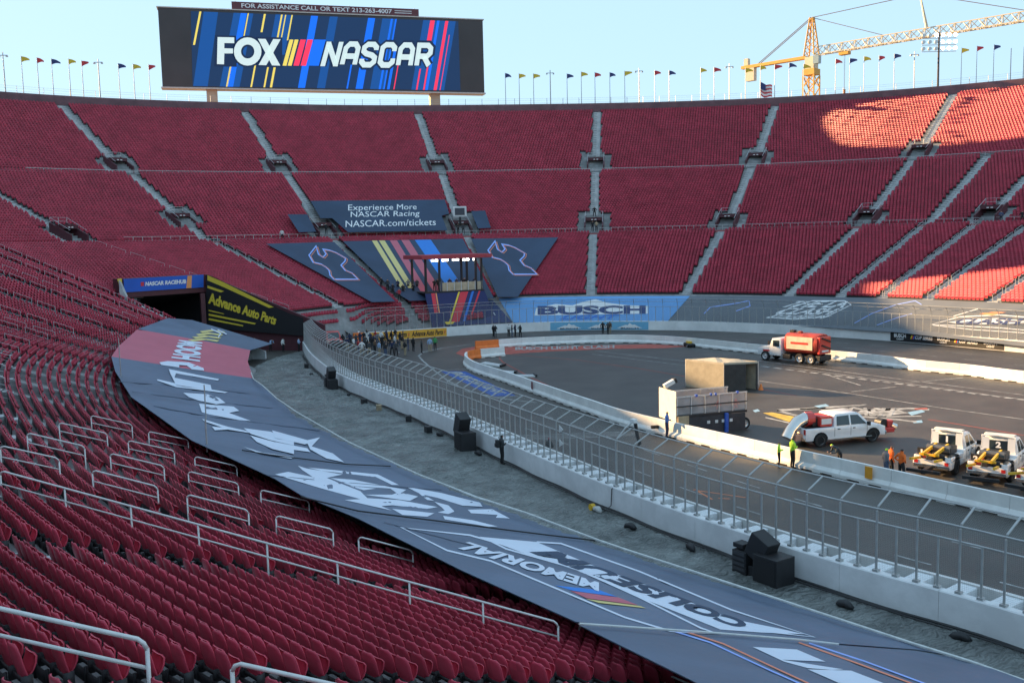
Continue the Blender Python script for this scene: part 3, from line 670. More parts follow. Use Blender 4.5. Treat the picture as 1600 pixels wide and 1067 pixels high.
# printed panels on the far wall
def wall_panel(name, label, x0, x1, col, prints, z0=.06, z1=1.16):
    s0, s1 = FARW.px(x0), FARW.px(x1); g = thing(name, label, 'banner', (*FARW.at((s0+s1)/2), 0)); off = .03
    sweep(MB(), FARW, s0, s1, [(off, z0), (off, z1), (.004, z1), (.004, z0)], -1, .8).build('panel', mat(label[:24], col, .6, var=.05), g, world=True)
    for sh, m in prints:     # print coordinates: x 0..1 along the panel seen from the track, y 0..1
        V, F = cut2(sh, 24, 0); ss = s0+V[:, 0]*(s1-s0); P = FARW.at(ss)-FARW.left(ss)*(off+.012); Q = np.c_[P, z0+V[:, 1]*(z1-z0)]-np.array(g.location)
        e1 = Q[F[:, 1]]-Q[F[:, 0]]; e2 = Q[F[:, 2]]-Q[F[:, 0]]; nr = np.cross(e1, e2); fl = (nr*(CAM-Q[F[:, 0]]-np.array(g.location))).sum(1) < 0; F[fl] = F[fl][:, ::-1]
        np_mesh('lettering', Q, F, m, g)
    return g
INK = mat('black_print', (.012, .012, .015), .6, var=0); WPR = mat('white_print', (.80, .80, .80), .6, var=.03); YPR = mat('yellow_print', (.75, .56, .05), .6, var=.04); RPR = mat('red_print', (.62, .03, .05), .6, var=.04); BPR = mat('blue_print', (.02, .17, .62), .6, var=.04); OPR = mat('orange_print', (.85, .33, .12), .6, var=.04)
aap = txt('Advance Auto Parts', .03, .25)
wall_panel('wall_banner', 'yellow orange wall panel with black Advance Auto Parts lettering', 577, 699, (.80, .40, .04), [(place2(aap, .03, .25, .46, .85), INK), (place2(txt('//', .04), .47, .3, .495, .7), RPR), (place2(aap, .52, .22, .95, .85), INK), (place2(txt('//', .04), .96, .3, .985, .7), RPR)])
mt = lambda x: merge2(poly2([(x, .2), (x+.05, .45), (x+.09, .62), (x+.11, .55), (x+.13, .85), (x+.16, .6), (x+.18, .66), (x+.21, .45), (x+.26, .2)]))
wall_panel('wall_banner', 'light blue wall panel with three white mountain emblems', 859, 1013, (.16, .42, .62), [(mt(.06), WPR), (mt(.38), WPR), (mt(.68), WPR)]+[(place2(txt('BUSCH', .03), x, .08, x+.18, .3), INK) for x in (.10, .42, .72)])
bu = txt('BUSCH', .045); li = txt('LIGHT', .03); cs = txt('CUP SERIES', .035, .2)
pr = []
for x in (.035, .43, .835): pr += [(place2(bu, x, .42, x+.11, .85), WPR), (place2(li, x+.025, .16, x+.09, .34), WPR)]
for x in (.185, .58): pr += [(poly2([(x, .35), (x+.012, .35), (x+.022, .75), (x+.010, .75)]), YPR), (poly2([(x+.014, .35), (x+.024, .35), (x+.034, .75), (x+.024, .75)]), RPR), (poly2([(x+.026, .35), (x+.036, .35), (x+.046, .75), (x+.036, .75)]), BPR), (place2(cs, x+.045, .35, x+.205, .75), WPR)]
wall_panel('wall_banner', 'black wall panel with white Busch Light and Cup Series lettering', 1390, 1573, (.012, .012, .014), pr)
# ---------------------------------------------------------------- inner barriers (precast units on feet)
KR = mat('barrier_white', (.80, .80, .77), .7, var=.05, scale=.9, bump=.08, bscale=9, stain=.12, sscale=.8); ORG = mat('orange_barrier', (.80, .20, .035), .6, var=.08, scale=2)
def kpath(px): return Path([bp(np.array(x), np.array(y), 0)[:2] for x, y in px])
innN = Path([(62, -17.6), (45, -18.4)]+[tuple(bp(np.array(x), np.array(y), 0)[:2]) for x, y in [(1600, 812), (1300, 742), (1000, 670), (920, 644), (850, 619), (790, 597), (750, 584), (733, 575.5), (727.5, 567), (740, 560.5), (788, 556)]])
innF = Path([tuple(bp(np.array(x), np.array(y), 0)[:2]) for x, y in [(743, 546), (775, 543.5), (810, 540.8), (869, 538), (925, 536), (981, 535.5), (1051, 538.5), (1122, 545.5), (1191, 553), (1281, 561), (1359, 569), (1437, 579), (1516, 587), (1600, 598)]]+[(20, 18.6), (45, 18)])
def krail(name, label, path, ori, ends):
    g = thing(name, label, 'barrier', (*path.at(path.L/2), 0)); s = 0.0; i = 0; n = int(path.L/3.05)
    while s < path.L-.6:
        e = min(s+3.03, path.L); m = ORG if i in [q if q >= 0 else n+q for q in ends] else KR
        mb = MB(); sweep(mb, path, s, e, [(-.26, .07), (-.26, .2), (-.12, .40), (-.09, 1.0), (.09, 1.0), (.12, .40), (.26, .2), (.26, .07)], 1, 1.0)
        for f in (.06, .5, .94):
            c = s+(e-s)*f; sweep(mb, path, max(s, c-.28), min(e, c+.28), [(-.25, 0), (-.25, .071), (.25, .071), (.25, 0)], 1, 1.0)
        mb.build('barrier_unit', m, g, world=True); s += 3.05; i += 1
    return g
krail('inner_barrier', 'white precast barrier line between the near track and the infield', innN, 1, [-1])
krail('far_inner_barrier', 'white precast barrier line between the far track and the infield', innF, 1, [0])
# small plates on the near inner barrier
def plate(x, y, h, w_, col, label, name):
    s_ = innN.px(x); p = innN.at(s_); t = innN.tan(s_); n = innN.left(s_); g = MB(); q = p+n*.30
    v = [(*(q+t*a), z) for a, z in ((-w_/2, .35), (w_/2, .35), (w_/2, .35+h), (-w_/2, .35+h))]; v2 = [(*(q-n*.06+t*a), z) for a, z in ((-w_/2, .35), (w_/2, .35), (w_/2, .35+h), (-w_/2, .35+h))]
    g.add(v+v2, [(0, 1, 2, 3), (7, 6, 5, 4), (0, 4, 5, 1), (1, 5, 6, 2), (2, 6, 7, 3), (3, 7, 4, 0)]); o = g.build(name, mat(name+'_m', col, .6)); tag(o, label, 'plate'); return o
plate(1371, 735, .62, .42, (.75, .33, .03), 'small orange plate on the near inner barrier beside the tow trucks', 'marker_plate')
plate(834, 607, .62, .22, (.16, .02, .03), 'narrow dark red upright plate on the near inner barrier', 'marker_post')
# ================================================================ paint on the asphalt
PW_ = mat('worn_white_paint', (.42, .42, .41), .8, var=.3, scale=1.5, stain=.5, sscale=1.2); PR_ = mat('worn_red_paint', (.42, .085, .06), .8, var=.2, scale=1.5, stain=.2, sscale=1); PB_ = mat('blue_track_paint', (.025, .09, .34), .8, var=.15, scale=1.2); PO_ = mat('orange_spray', (.60, .20, .09), .8, var=.2); PY_ = mat('yellow_track_paint', (.62, .42, .07), .8, var=.25, scale=1.5, stain=.3, sscale=1.3); PC_ = mat('cyan_track_paint', (.25, .42, .55), .8, var=.2)
def paint(name, sh, m, pxmap=None, z=.006, step=30): return decal(name, sh, GROUND(z), m, track, pxmap, step=step)
def pline(pts, w_px, m, z=.006, wm=None):
    # a painted line through pixels with a real width in metres
    Q = np.array([bp(np.array(x), np.array(y), z)[:2] for x, y in pts]); V, F = stroke(Q, wm); V3 = np.c_[V, np.full(len(V), z)]
    o = np_mesh('painted_line', V3, np.array(F), m, track); return o
def sline(path, s0, s1, off, wm, m, z=.006):
    ss = np.linspace(s0, s1, max(3, int((s1-s0)/1.5))); Q = path.at(ss)+path.left(ss)*off; V, F = stroke(Q, wm); np_mesh('painted_line', np.c_[V, np.full(len(V), z)], np.array(F), m, track)
# long white edge line around the near bend and the pit exit
pline([(838, 629), (780, 622), (735, 612), (700, 595), (675, 576), (660, 563), (654, 556), (662, 550), (690, 544), (735, 538)], 0, PW_, .006, .22)
pline([(686, 578), (736, 576)], 0, PW_, .007, .15); pline([(775, 621), (832, 617)], 0, PW_, .007, .15)
paint('blue_pad', poly2([(0, 0), (1, 0), (1, 1), (0, 1)]), PB_, quadmap([(688, 580), (727, 580), (806, 618), (770, 619)]), .008)
vpad = quadmap([(697, 581), (722, 581), (795, 614), (774, 616)]); paint('pad_lettering', place2(txt('BUSCHLIGHT', .06), .0, .1, 1, .9), PW_, lambda V: vpad(np.c_[1-V[:, 1], 1-V[:, 0]]) if False else vpad(np.c_[V[:, 1], 1-V[:, 0]]), .012, 8)
# dashed lane lines around the near straight and bend, and on the far straight
for off, s0, s1 in ((-5.3, 20, 112), (-8.6, 24, 100)):
    for s in np.arange(s0, s1, 4.6): sline(NEARW, s, s+1.9, off, .11, PW_)
for off, s0, s1 in ((-5.0, 22, FARW.L-5), (-9.0, 26, FARW.L-6)):
    for s in np.arange(s0, s1, 5.2): sline(FARW, s, s+2.2, off, .12, PW_)
# start / finish band on the near straight
for dx in (0, .45, .9, 1.35):
    a = bp(np.array(745.+dx*30), np.array(686.), 0); pline([(762+dx*14, 689-dx*6), (850+dx*12, 686-dx*5.5), (940+dx*9, 682-dx*5), (1000+dx*7, 679-dx*4)], 0, PW_, .006, .12)
for pts in ([(1085, 764), (1113, 780)], [(1122, 778), (1141, 779)], [(1083, 765), (1165, 777)]): pline(pts, 0, PO_, .006, .13)
# infield grid: long lines and a checkered start band
for pts in ([(930, 548), (1060, 563), (1100, 568)], [(925, 553), (1080, 572)], [(1150, 590), (1330, 615), (1470, 637), (1600, 655)], [(1230, 574), (1400, 597), (1600, 624)], [(1180, 563), (1390, 590), (1600, 617)], [(1290, 585), (1345, 602)], [(1400, 600), (1505, 590)], [(1330, 612), (1400, 604)]): pline(pts, 0, PW_, .006, .16)
for i in range(22):
    x = 1190+i*19; y = 572+i*2.45; pline([(x, y), (x+12, y+1.6)], 0, PW_, .007, .42)
for pts in ([(1450, 655), (1530, 668), (1600, 680)], [(780, 559), (786, 566), (830, 590), (900, 622), (960, 645)], [(780, 558), (792, 553), (825, 556), (900, 562), (1000, 576), (1070, 588)], [(1180, 606), (1245, 618)], [(1240, 708), (1330, 728), (1480, 760), (1600, 790)]): pline(pts, 0, PR_, .006, .14)
paint('red_kerb_paint', poly2([(712, 552), (722, 545), (745, 541), (800, 541), (860, 541.5), (960, 539), (1020, 537.5), (1075, 541), (1040, 544), (960, 545), (860, 549), (800, 553), (760, 556), (735, 561)]), PR_, None, .007)
paint('kerb_lettering', place2(txt('BUSCH LIGHT CLASH', .04), 805, -547, 960, -542), PW_, lambda V: np.c_[V[:, 0], -V[:, 1]-(V[:, 0]-805)*.02], .011, 12)
# large painted emblem in the middle of the infield
qm = quadmap([(1180, 640), (1330, 630), (1452, 640), (1330, 664)])
em = lambda sh, m, z=.008: paint('infield_emblem', sh, m, lambda V: np.c_[V[:, 0], V[:, 1]], z, 14)
em(merge2(stroke([(1214, 641), (1300, 636), (1352, 632), (1330, 637), (1360, 641), (1420, 638), (1452, 640)], 3.0), stroke([(1214, 641), (1240, 648), (1300, 660)], 3), stroke([(1250, 640), (1290, 637)], 2.5), poly2([(1345, 640), (1395, 638), (1420, 645), (1380, 650), (1350, 646)])), PW_)
em(poly2([(1192, 645), (1206, 644), (1262, 655), (1258, 662), (1236, 660)]), PY_, .011); em(merge2(poly2([(1176, 641), (1184, 639), (1188, 642), (1180, 644)]), poly2([(1272, 634), (1290, 631), (1296, 634), (1280, 637)]), poly2([(1418, 644), (1440, 640), (1446, 643), (1424, 649)]), poly2([(1425, 658), (1440, 656), (1442, 660), (1428, 661)])), PC_, .012)
em(merge2(stroke([(1385, 651), (1440, 650)], 1.6), stroke([(1300, 647), (1400, 655), (1432, 659)], 2.2), stroke([(1196, 652), (1240, 662)], 1.6)), PW_, .013); em(poly2([(1428, 638), (1448, 637), (1450, 639), (1430, 640)]), PR_, .014)
paint('emblem_lettering', place2(txt('CLASH', .06, .3), 1300, -650, 1400, -637), PW_, lambda V: np.c_[V[:, 0], -V[:, 1]], .016, 10)
# ================================================================ plastic sheeting between the near wall and the printed tarpaulin
nx_, ny_ = 700, 34; ss = np.linspace(16, NEARW.L-8, nx_); A_ = NEARW.at(ss)+NEARW.left(ss)*.03; tb_, db_ = xy2td(A_[:, 0], A_[:, 1]); B_ = pt(tb_, np.full(nx_, -1.6))
U = np.linspace(0, 1, ny_); V = A_[:, None]*(1-U[None, :, None])+B_[:, None]*U[None, :, None]
from mathutils import noise as mn_
Z = np.array([[(.016+.26*abs(mn_.noise((V[i, j, 0]*2.6+V[i, j, 1]*.9, V[i, j, 1]*.5, 3.1)))*(.3+.7*sm(mn_.noise((V[i, j, 0]*.13, V[i, j, 1]*.2, 8)), -.15, .3))+.12*max(0, mn_.noise((V[i, j, 0]*5.2+V[i, j, 1]*2.5, V[i, j, 1]*1.3, 1))))*min(1, U[j]*8) for j in range(ny_)] for i in range(nx_)])
V3 = np.concatenate([V, Z[..., None]+.012], -1).reshape(-1, 3); F = [(i*ny_+j, (i+1)*ny_+j, (i+1)*ny_+j+1, i*ny_+j+1) for i in range(nx_-1) for j in range(ny_-1)]
SHT = mat('grey_sheeting', (.20, .21, .20), .34, var=.3, scale=.7, stain=.35, sscale=.5); _n = SHT.node_tree.nodes; _l = SHT.node_tree.links
_tc = [q for q in _n if q.type == 'TEX_COORD'][0]; _wv = _n.new('ShaderNodeTexWave'); _wv.inputs['Scale'].default_value = 1.1; _wv.inputs['Distortion'].default_value = 9; _wv.inputs['Detail'].default_value = 4; _wv.inputs['Detail Scale'].default_value = 1.4; _l.new(_tc.outputs['Object'], _wv.inputs['Vector'])
_bn = _n.new('ShaderNodeBump'); _bn.inputs['Strength'].default_value = .9; _bn.inputs['Distance'].default_value = .09; _l.new(_wv.outputs['Fac'], _bn.inputs['Height']); _l.new(_bn.outputs['Normal'], _n['Principled BSDF'].inputs['Normal'])
o = np_mesh('plastic_sheeting', V3, np.array(F), SHT, smooth=True); tag(o, 'wrinkled grey plastic sheeting on the ground behind the near wall', 'sheeting', kind='stuff')
mb = MB(); tt_ = np.linspace(222, 302, 120); mb.tube([tuple(bp(np.array(float(x)), np.array(float(y)), .62)) for x, y in [(391, 548), (386, 565), (396, 592), (410, 602), (432, 622), (464, 644), (501, 665), (546, 691), (654, 741), (744, 776), (822, 801), (936, 844), (980, 859), (1079, 891), (1229, 940), (1430, 1006), (1520, 1034), (1700, 1099)]], .05, 6); o = mb.build('edge_hose', mat('pale_hose', (.62, .63, .60), .5, var=.15)); tag(o, 'long pale edge pipe along the lower hem of the printed tarpaulin', 'pipe')
for k_, (off, r_) in enumerate(((.28, .05), (.42, .035))):
    mb = MB(); ss = np.arange(20, NEARW.L-12, .8); P_ = NEARW.at(ss)+NEARW.left(ss)*(off+.06*np.sin(ss*1.1+k_))[:, None]; mb.tube([(*p, r_+.10) for p in P_], r_, 5)
    o = mb.build('power_cable', BLACK); tag(o, ('thick black cable lying along the foot of the near wall', 'thinner black cable beside the thick one at the foot of the near wall')[k_], 'cable')
# ================================================================ printed tarpaulins
def h_far(t, D): return np.where(D < 0.5, Z0+.1+(D-.5)*(Z0-.9)/5.4, h_bowl(t, D))
NAVY = mat('navy_fabric', (.034, .060, .112), .75, var=.10, scale=.25, bump=.5, bscale=.9, stain=.12, sscale=.15)
SLATE = mat('slate_blue_fabric', (.115, .150, .22), .6, var=.10, scale=.3, bump=.6, bscale=1.1, stain=.12, sscale=.2)
PINK = mat('faded_red_fabric', (.52, .125, .17), .7, var=.06, scale=.3, bump=.5, bscale=1.1)
PALE = mat('pale_print', (.66, .70, .80), .7, var=.04, scale=.5)
def tarp(name, label, poly, m, surf, step=14, thick=True):
    V, F = cut2(poly2(poly), step=step); P = surf(V[:, 0], V[:, 1]); c = P.mean(0); g = thing(name, label, 'tarpaulin', (c[0], c[1], c[2]-.3))
    nr = np.cross(P[F[:, 1]]-P[F[:, 0]], P[F[:, 2]]-P[F[:, 0]]); fl = (nr*(CAM-P[F[:, 0]])).sum(1) < 0; F = F.copy(); F[fl] = F[fl][:, ::-1]
    n = len(P); Q = np.vstack([P, P-np.array([0, 0, .03])]); FF = np.vstack([F, F[:, ::-1]+n])
    o = np_mesh('sheet', Q-np.array(g.location), FF, m, g); return g
def pr(g, sh, m, surf, pxmap=None, step=10, name='print'): return decal(name, sh, surf, m, g, pxmap, step=step)
FS = SURF(.95); FSp = SURF(.985)
b = tarp('tickets_tarpaulin', 'navy tarpaulin over seats with white Experience More Racing tickets lettering', [(485, 314), (695, 312), (702, 334), (690, 337), (699, 360), (544, 363), (519, 341), (501, 341)], NAVY, FS)
for s_, q in (('Experience More', [(544, 320), (651, 319), (651, 330), (544, 332)]), ('NASCAR Racing', [(548, 331), (656, 329), (655, 340), (548, 342)]), ('NASCAR.com/tickets', [(540, 345), (681, 342), (681, 352), (540, 355)])):
    pr(b, place2(txt(s_, .0), 0, 0, 1, 1), WPR, FSp, quadmap(q), .12, 'lettering')
tarp('side_tarpaulin', 'small navy tarpaulin left of the portal beside the tickets tarpaulin', [(449, 335), (480, 335), (494, 362), (467, 363)], NAVY, FS)
tarp('side_tarpaulin', 'small navy tarpaulin right of the portal with the monitor', [(736, 330), (758, 329), (767, 356), (747, 357)], NAVY, FS)
BLU = mat('bright_blue_print', (.03, .22, .68), .7, var=.04); NEON = mat('light_blue_outline', (.30, .42, .85), .7, var=0); NEO2 = mat('orange_outline', (.75, .25, .16), .7, var=0)
torch = [(300, 335), (265, 380), (285, 415), (325, 425), (350, 440), (365, 455), (370, 480), (390, 500), (510, 500), (480, 470), (445, 455), (425, 430), (445, 410), (448, 395), (430, 385), (400, 368), (365, 355), (335, 350), (350, 375), (335, 390), (312, 375)]
def torch_px(dx, dy): return [(400+(x+dx)*.3125, 280+(y+dy)*.3125) for x, y in torch]
b = tarp('torch_tarpaulin', 'navy tarpaulin with outlined torch left of the striped tarpaulin', [(416, 381), (522, 378), (618, 471), (581, 472)], NAVY, FS)
pr(b, stroke(torch_px(0, 0), 2.0, True), NEON, FSp); pr(b, stroke([(x+1.6, y+1.6) for x, y in torch_px(4, 0)], 1.0, True), NEO2, SURF(1.0))
b = tarp('torch_tarpaulin', 'navy tarpaulin with outlined torch right of the broadcast stage', [(736, 373), (872, 371), (809, 464), (778, 464)], NAVY, FS)
pr(b, stroke(torch_px(895, -25), 2.0, True), NEON, FSp); pr(b, stroke([(x+1.6, y+1.6) for x, y in torch_px(899, -25)], 1.0, True), NEO2, SURF(1.0))
b = tarp('striped_tarpaulin', 'navy tarpaulin with yellow, red and blue diagonal stripes behind the stage', [(536, 377), (723, 373), (772, 466), (640, 470), (618, 457)], NAVY, FS)
PYL = mat('pale_yellow_print', (.66, .55, .22), .7, var=.04)
for q, m in (([(581, 376), (589, 376), (634, 450), (626, 450)], PYL), ([(592, 375.8), (601, 375.8), (647, 450), (638, 450)], PYL), ([(609, 375.5), (620, 375.4), (668, 455), (657, 455)], PINK), ([(627, 375.2), (639, 375), (690, 455), (677, 455)], PINK), ([(648, 375), (673, 374.6), (722, 446), (700, 450)], BLU)): pr(b, poly2(q), m, FSp)
SK = SURF(.30, h_far); SKp = SURF(.335, h_far); SKq = SURF(.36, h_far)
LBL = mat('light_blue_fabric', (.13, .34, .66), .7, var=.05, scale=.3)
b = tarp('beer_tarpaulin', 'light blue tarpaulin with large dark BUSCH lettering on a white mountain', [(779, 466), (850, 464.5), (930, 463), (1000, 462.6), (1078, 462.5), (1043, 502), (930, 503), (802, 504)], LBL, SK, 9)
mo = [(835, 493), (838, 481), (868, 475), (894, 477), (914, 471), (931, 467.5), (948, 473), (981, 477), (1012, 478), (1012, 490)]
pr(b, poly2(mo), WPR, SKp, None, 8); NV2 = mat('navy_print', (.02, .05, .17), .7, var=0)
pr(b, place2(txt('BUSCH', .05), 0, 0, 1, 1), NV2, SKq, quadmap([(840, 478), (1009, 477), (1009, 490), (840, 492)]), .08, 'lettering'); pr(b, place2(txt('LIGHT', .03, .3), 0, 0, 1, 1), BPR, SKq, quadmap([(878, 492.5), (970, 491.5), (966, 498), (874, 499)]), .08, 'lettering')
GMESH = mat('grey_mesh_fabric', (.135, .15, .17), .75, var=.10, scale=.3)
b = tarp('grey_tarpaulin', 'long grey tarpaulin with white clash emblem behind the far fence', [(1079, 462.6), (1231, 463), (1375, 465.5), (1447, 468), (1547, 472), (1720, 482), (1720, 560), (1600, 541), (1400, 519), (1200, 506), (1045, 501.5)], GMESH, SK, 12)
for k_, (y0, y1, s_) in enumerate(((470, 480, 'THE LA'), (481, 491, 'CLASH'), (492, 497, 'COLISEUM'))): pr(b, place2(txt(s_, .03, .5), 0, 0, 1, 1), WPR, SKp, quadmap([(1245-k_*18, y0), (1325-k_*12, y0+1), (1318-k_*14, y1+1), (1222-k_*14, y1)]), .1, 'lettering')
pr(b, merge2(stroke([(1205, 496), (1240, 478), (1270, 470), (1320, 470), (1330, 476), (1310, 486), (1290, 495), (1240, 499), (1205, 496)], 1.3)), WPR, SKp); pr(b, merge2(stroke([(1100, 490), (1110, 480), (1150, 474), (1170, 470), (1172, 478), (1150, 486)], 1.4), stroke([(1335, 505), (1362, 490), (1400, 476), (1430, 470), (1440, 476)], 1.2), stroke([(1370, 508), (1400, 497), (1425, 490)], 1.2)), NEON, SKp)
pr(b, merge2(stroke([(1455, 507), (1500, 495), (1560, 492), (1620, 497), (1650, 520), (1560, 512), (1500, 509)], 1.6, True), poly2([(1480, 503), (1520, 498), (1560, 497), (1620, 503), (1560, 507), (1500, 506)]), stroke([(1458, 508), (1520, 515), (1600, 520)], 1.3), stroke([(1490, 494), (1530, 482)], 1.2)), WPR, SKp, None, 12); pr(b, place2(txt('CLASH', .04, .3), 0, 0, 1, 1), NV2, SKq, quadmap([(1500, 497), (1600, 497), (1600, 508), (1490, 506)]), .1, 'lettering'); pr(b, poly2([(1530, 490), (1552, 487), (1572, 488), (1550, 493)]), OPR, SKq)
b = tarp('stage_tarpaulin', 'dark blue tarpaulin with white lettering and a yellow patch below the stage', [(676, 475), (770, 469), (800, 503), (700, 509)], mat('stage_navy', (.015, .035, .13), .75, var=.05), SK, 9)
pr(b, place2(txt('FOX // NASCAR', .03), 0, 0, 1, 1), WPR, SKp, quadmap([(684, 492), (774, 488), (775, 492), (685, 497)]), .1, 'lettering'); pr(b, poly2([(690, 498), (715, 496), (708, 506), (698, 507)]), YPR, SKp)
# ---- the long tarpaulins on the near stand
NS = SURF(.0, h_near); NSp = SURF(.055, h_near); NSq = SURF(.085, h_near)
hem = [(391, 547), (387, 565), (396, 591), (410, 601), (432, 621), (464, 643), (501, 664), (546, 690), (654, 740), (744, 775), (822, 800), (936, 843), (980, 858), (1079, 890), (1229, 939), (1430, 1005), (1520, 1033), (1700, 1098)]
b1 = tarp('near_tarpaulin', 'dark blue tarpaulin with small yellow lettering beside the tunnel mouth', [(216, 514), (262, 497), (300, 500), (345, 513), (425, 537), (391, 547), (315, 532), (230, 517)], SLATE, NS, 8)
for i, y in enumerate((516, 520.5, 525, 529.5)): pr(b1, poly2([(312-i*6, y+1.5), (330-i*5, y-1), (352-i*3, y+2), (348-i*3, y+4.5), (334-i*4, y+1.5), (316-i*5, y+4)]), PYL, NSp)
pr(b1, merge2(stroke([(330, 514), (345, 521), (341, 527)], 1.6), stroke([(340, 515), (354, 522)], 1.6)), PALE, NSq)
b2 = tarp('near_tarpaulin', 'faded red tarpaulin with white upside-down lettering on the near stand', [(230, 517), (315, 532), (391, 547), (387, 565), (396, 591), (310, 579), (230, 566), (174, 557), (185, 541), (214, 515)], PINK, NS, 8)
pr(b2, place2(txt('HOOM', .05), 0, 0, 1, 1), PALE, NSp, quadmap([(267, 559), (279, 531), (317, 535), (313, 565)]), .1, 'lettering'); pr(b2, poly2([(249, 566), (262, 564), (295, 566), (318, 575), (319, 579), (300, 577), (292, 571), (280, 570), (280, 574), (252, 570)]), PALE, NSp)
b3 = tarp('near_tarpaulin', 'slate blue tarpaulin with white brush lettering in the bend of the near stand', [(174, 557), (230, 566), (310, 579), (396, 591), (410, 601), (432, 621), (464, 643), (501, 664), (546, 690), (620, 724), (541, 724), (420, 709), (378, 702), (300, 688), (240, 645), (205, 620), (180, 580)], SLATE, NS, 8)
q7 = lambda pts: [(230+x*.2248, 500+y*.2248) for x, y in pts]
for pts in ([(150, 340), (500, 410), (490, 420), (200, 370), (190, 400), (440, 450), (450, 490), (200, 450), (160, 370)], [(70, 410), (200, 440), (560, 500), (540, 507), (200, 465), (70, 420)], [(250, 505), (420, 515), (500, 540), (545, 575), (480, 585), (360, 560), (290, 535)], [(360, 580), (470, 590), (600, 600), (640, 630), (570, 645), (720, 700), (640, 695), (430, 655), (380, 640)], [(380, 685), (560, 740), (740, 780), (720, 785), (560, 760), (470, 765), (450, 740), (520, 745), (400, 705)]): pr(b3, poly2(q7(pts)), PALE, NSp)
pr(b3, merge2(poly2(q7([(670, 750), (860, 775), (1020, 845), (1020, 870), (860, 835), (720, 790)])), poly2(q7([(715, 800), (900, 850), (1020, 890), (1020, 930), (870, 895), (760, 845)])), poly2(q7([(670, 880), (800, 920), (1020, 950), (1000, 962), (780, 925)]))), PALE, NSp); pr(b3, merge2(poly2(q7([(430, 522), (470, 530), (500, 560), (470, 560)])), poly2(q7([(400, 600), (480, 605), (490, 618), (410, 613)]))), SLATE, NSq)
pr(b3, merge2(poly2([(478, 688), (500, 683), (487, 697), (520, 708), (538, 722), (510, 716), (485, 702)]), poly2([(425, 672), (490, 690), (476, 694), (430, 684)]), poly2([(430, 690), (480, 700), (485, 706), (440, 700)])), PALE, NSp)
NSp = SURF(.018, h_near); NSq = SURF(.032, h_near)
b4 = tarp('near_tarpaulin', 'slate blue tarpaulin with big white CLASH lettering in the middle of the near stand', [(300, 688), (378, 702), (420, 709), (541, 724), (620, 724), (654, 740), (744, 775), (822, 800), (936, 843), (860, 835), (780, 825), (680, 812), (560, 797), (470, 773), (430, 748)], SLATE, NS, 8)
qa = lambda pts: [(420+x*.275, 690+y*.275) for x, y in pts]
pr(b4, merge2(poly2(qa([(35, 185), (110, 170), (250, 200), (190, 160), (165, 135), (210, 150), (420, 185), (330, 205), (520, 280), (560, 320), (740, 330), (960, 370), (900, 380), (700, 360), (640, 365), (700, 390), (430, 330), (520, 325), (290, 262)])), poly2(qa([(220, 145), (620, 185), (740, 245), (700, 245), (610, 200), (300, 165)])), poly2(qa([(350, 205), (480, 215), (700, 258), (780, 272), (740, 300), (690, 265), (470, 250)])), poly2(qa([(460, 250), (610, 265), (540, 275)])), poly2(qa([(740, 285), (850, 310), (800, 335), (540, 300), (700, 300)])), poly2(qa([(780, 255), (980, 290), (1200, 345), (1215, 368), (1100, 362), (960, 318), (880, 300), (940, 335), (900, 330), (850, 290)])), poly2(qa([(940, 340), (1020, 360), (1055, 395), (1020, 410), (960, 400), (1000, 390), (980, 370)])), poly2(qa([(1130, 385), (1270, 382), (1370, 435), (1290, 430), (1300, 415), (1150, 405)])), poly2(qa([(700, 380), (850, 395), (940, 405), (900, 425), (760, 415)])), poly2(qa([(990, 420), (1160, 445), (1300, 480), (1250, 482), (1000, 440)]))), PALE, NSp)
b5 = tarp('near_tarpaulin', 'slate blue tarpaulin with white outlined COLISEUM emblem and three colour stripes', [(470, 773), (560, 797), (680, 812), (780, 825), (860, 835), (936, 843), (980, 858), (1079, 890), (1229, 939), (1430, 1005), (1500, 1026), (1430, 1014), (1310, 1005), (1250, 998), (1100, 986), (980, 978), (900, 971), (720, 890), (560, 810)], SLATE, NS, 8)
qb = lambda pts: [(620+x*.2375, 800+y*.2375) for x, y in pts]
pr(b5, stroke(qb([(30, 100), (480, 150), (620, 190), (720, 240), (1180, 370), (1600, 560), (1760, 640), (2000, 760), (2120, 800), (1800, 780), (1500, 690), (620, 320), (330, 250)]), 2.6, True), PALE, NSp)
pr(b5, poly2(qb([(540, 160), (920, 195), (1340, 370), (1760, 520), (2200, 700), (2500, 760), (2680, 800), (2400, 790), (2130, 770), (1600, 560), (1180, 380), (800, 255)])), PALE, NSp, None, 12)
pr(b5, stroke(qb([(920, 195), (1080, 205), (1600, 390), (2200, 640), (2750, 820), (2400, 780)]), 2.4), PALE, NSp)
pr(b5, place2(txt('COLISEUM', .05), 0, 0, 1, 1), NAVY, NSq, quadmap(qb([(2250, 765), (870, 260), (1060, 255), (2330, 730)])), .07, 'lettering')
pr(b5, place2(txt('MEMORIAL', .04), 0, 0, 1, 1), PALE, NSq, quadmap(qb([(1330, 520), (330, 215), (480, 195), (1330, 460)])), .07, 'lettering')
for pts, m in (([(1040, 480), (1330, 510), (1450, 555), (1160, 515)], BLU), ([(1140, 515), (1460, 560), (1590, 610), (1250, 565)], PINK), ([(1240, 568), (1600, 615), (1640, 630), (1330, 595)], PYL)): pr(b5, poly2(qb(pts)), m, NSp)
b6 = tarp('near_tarpaulin', 'slate blue tarpaulin with white letters between orange and blue lines at bottom right', [(905, 976), (980, 980), (1100, 988), (1250, 1000), (1310, 1007), (1430, 1016), (1500, 1028), (1520, 1033), (1700, 1098), (1760, 1130), (1400, 1230), (1090, 1067)], SLATE, NS, 10)
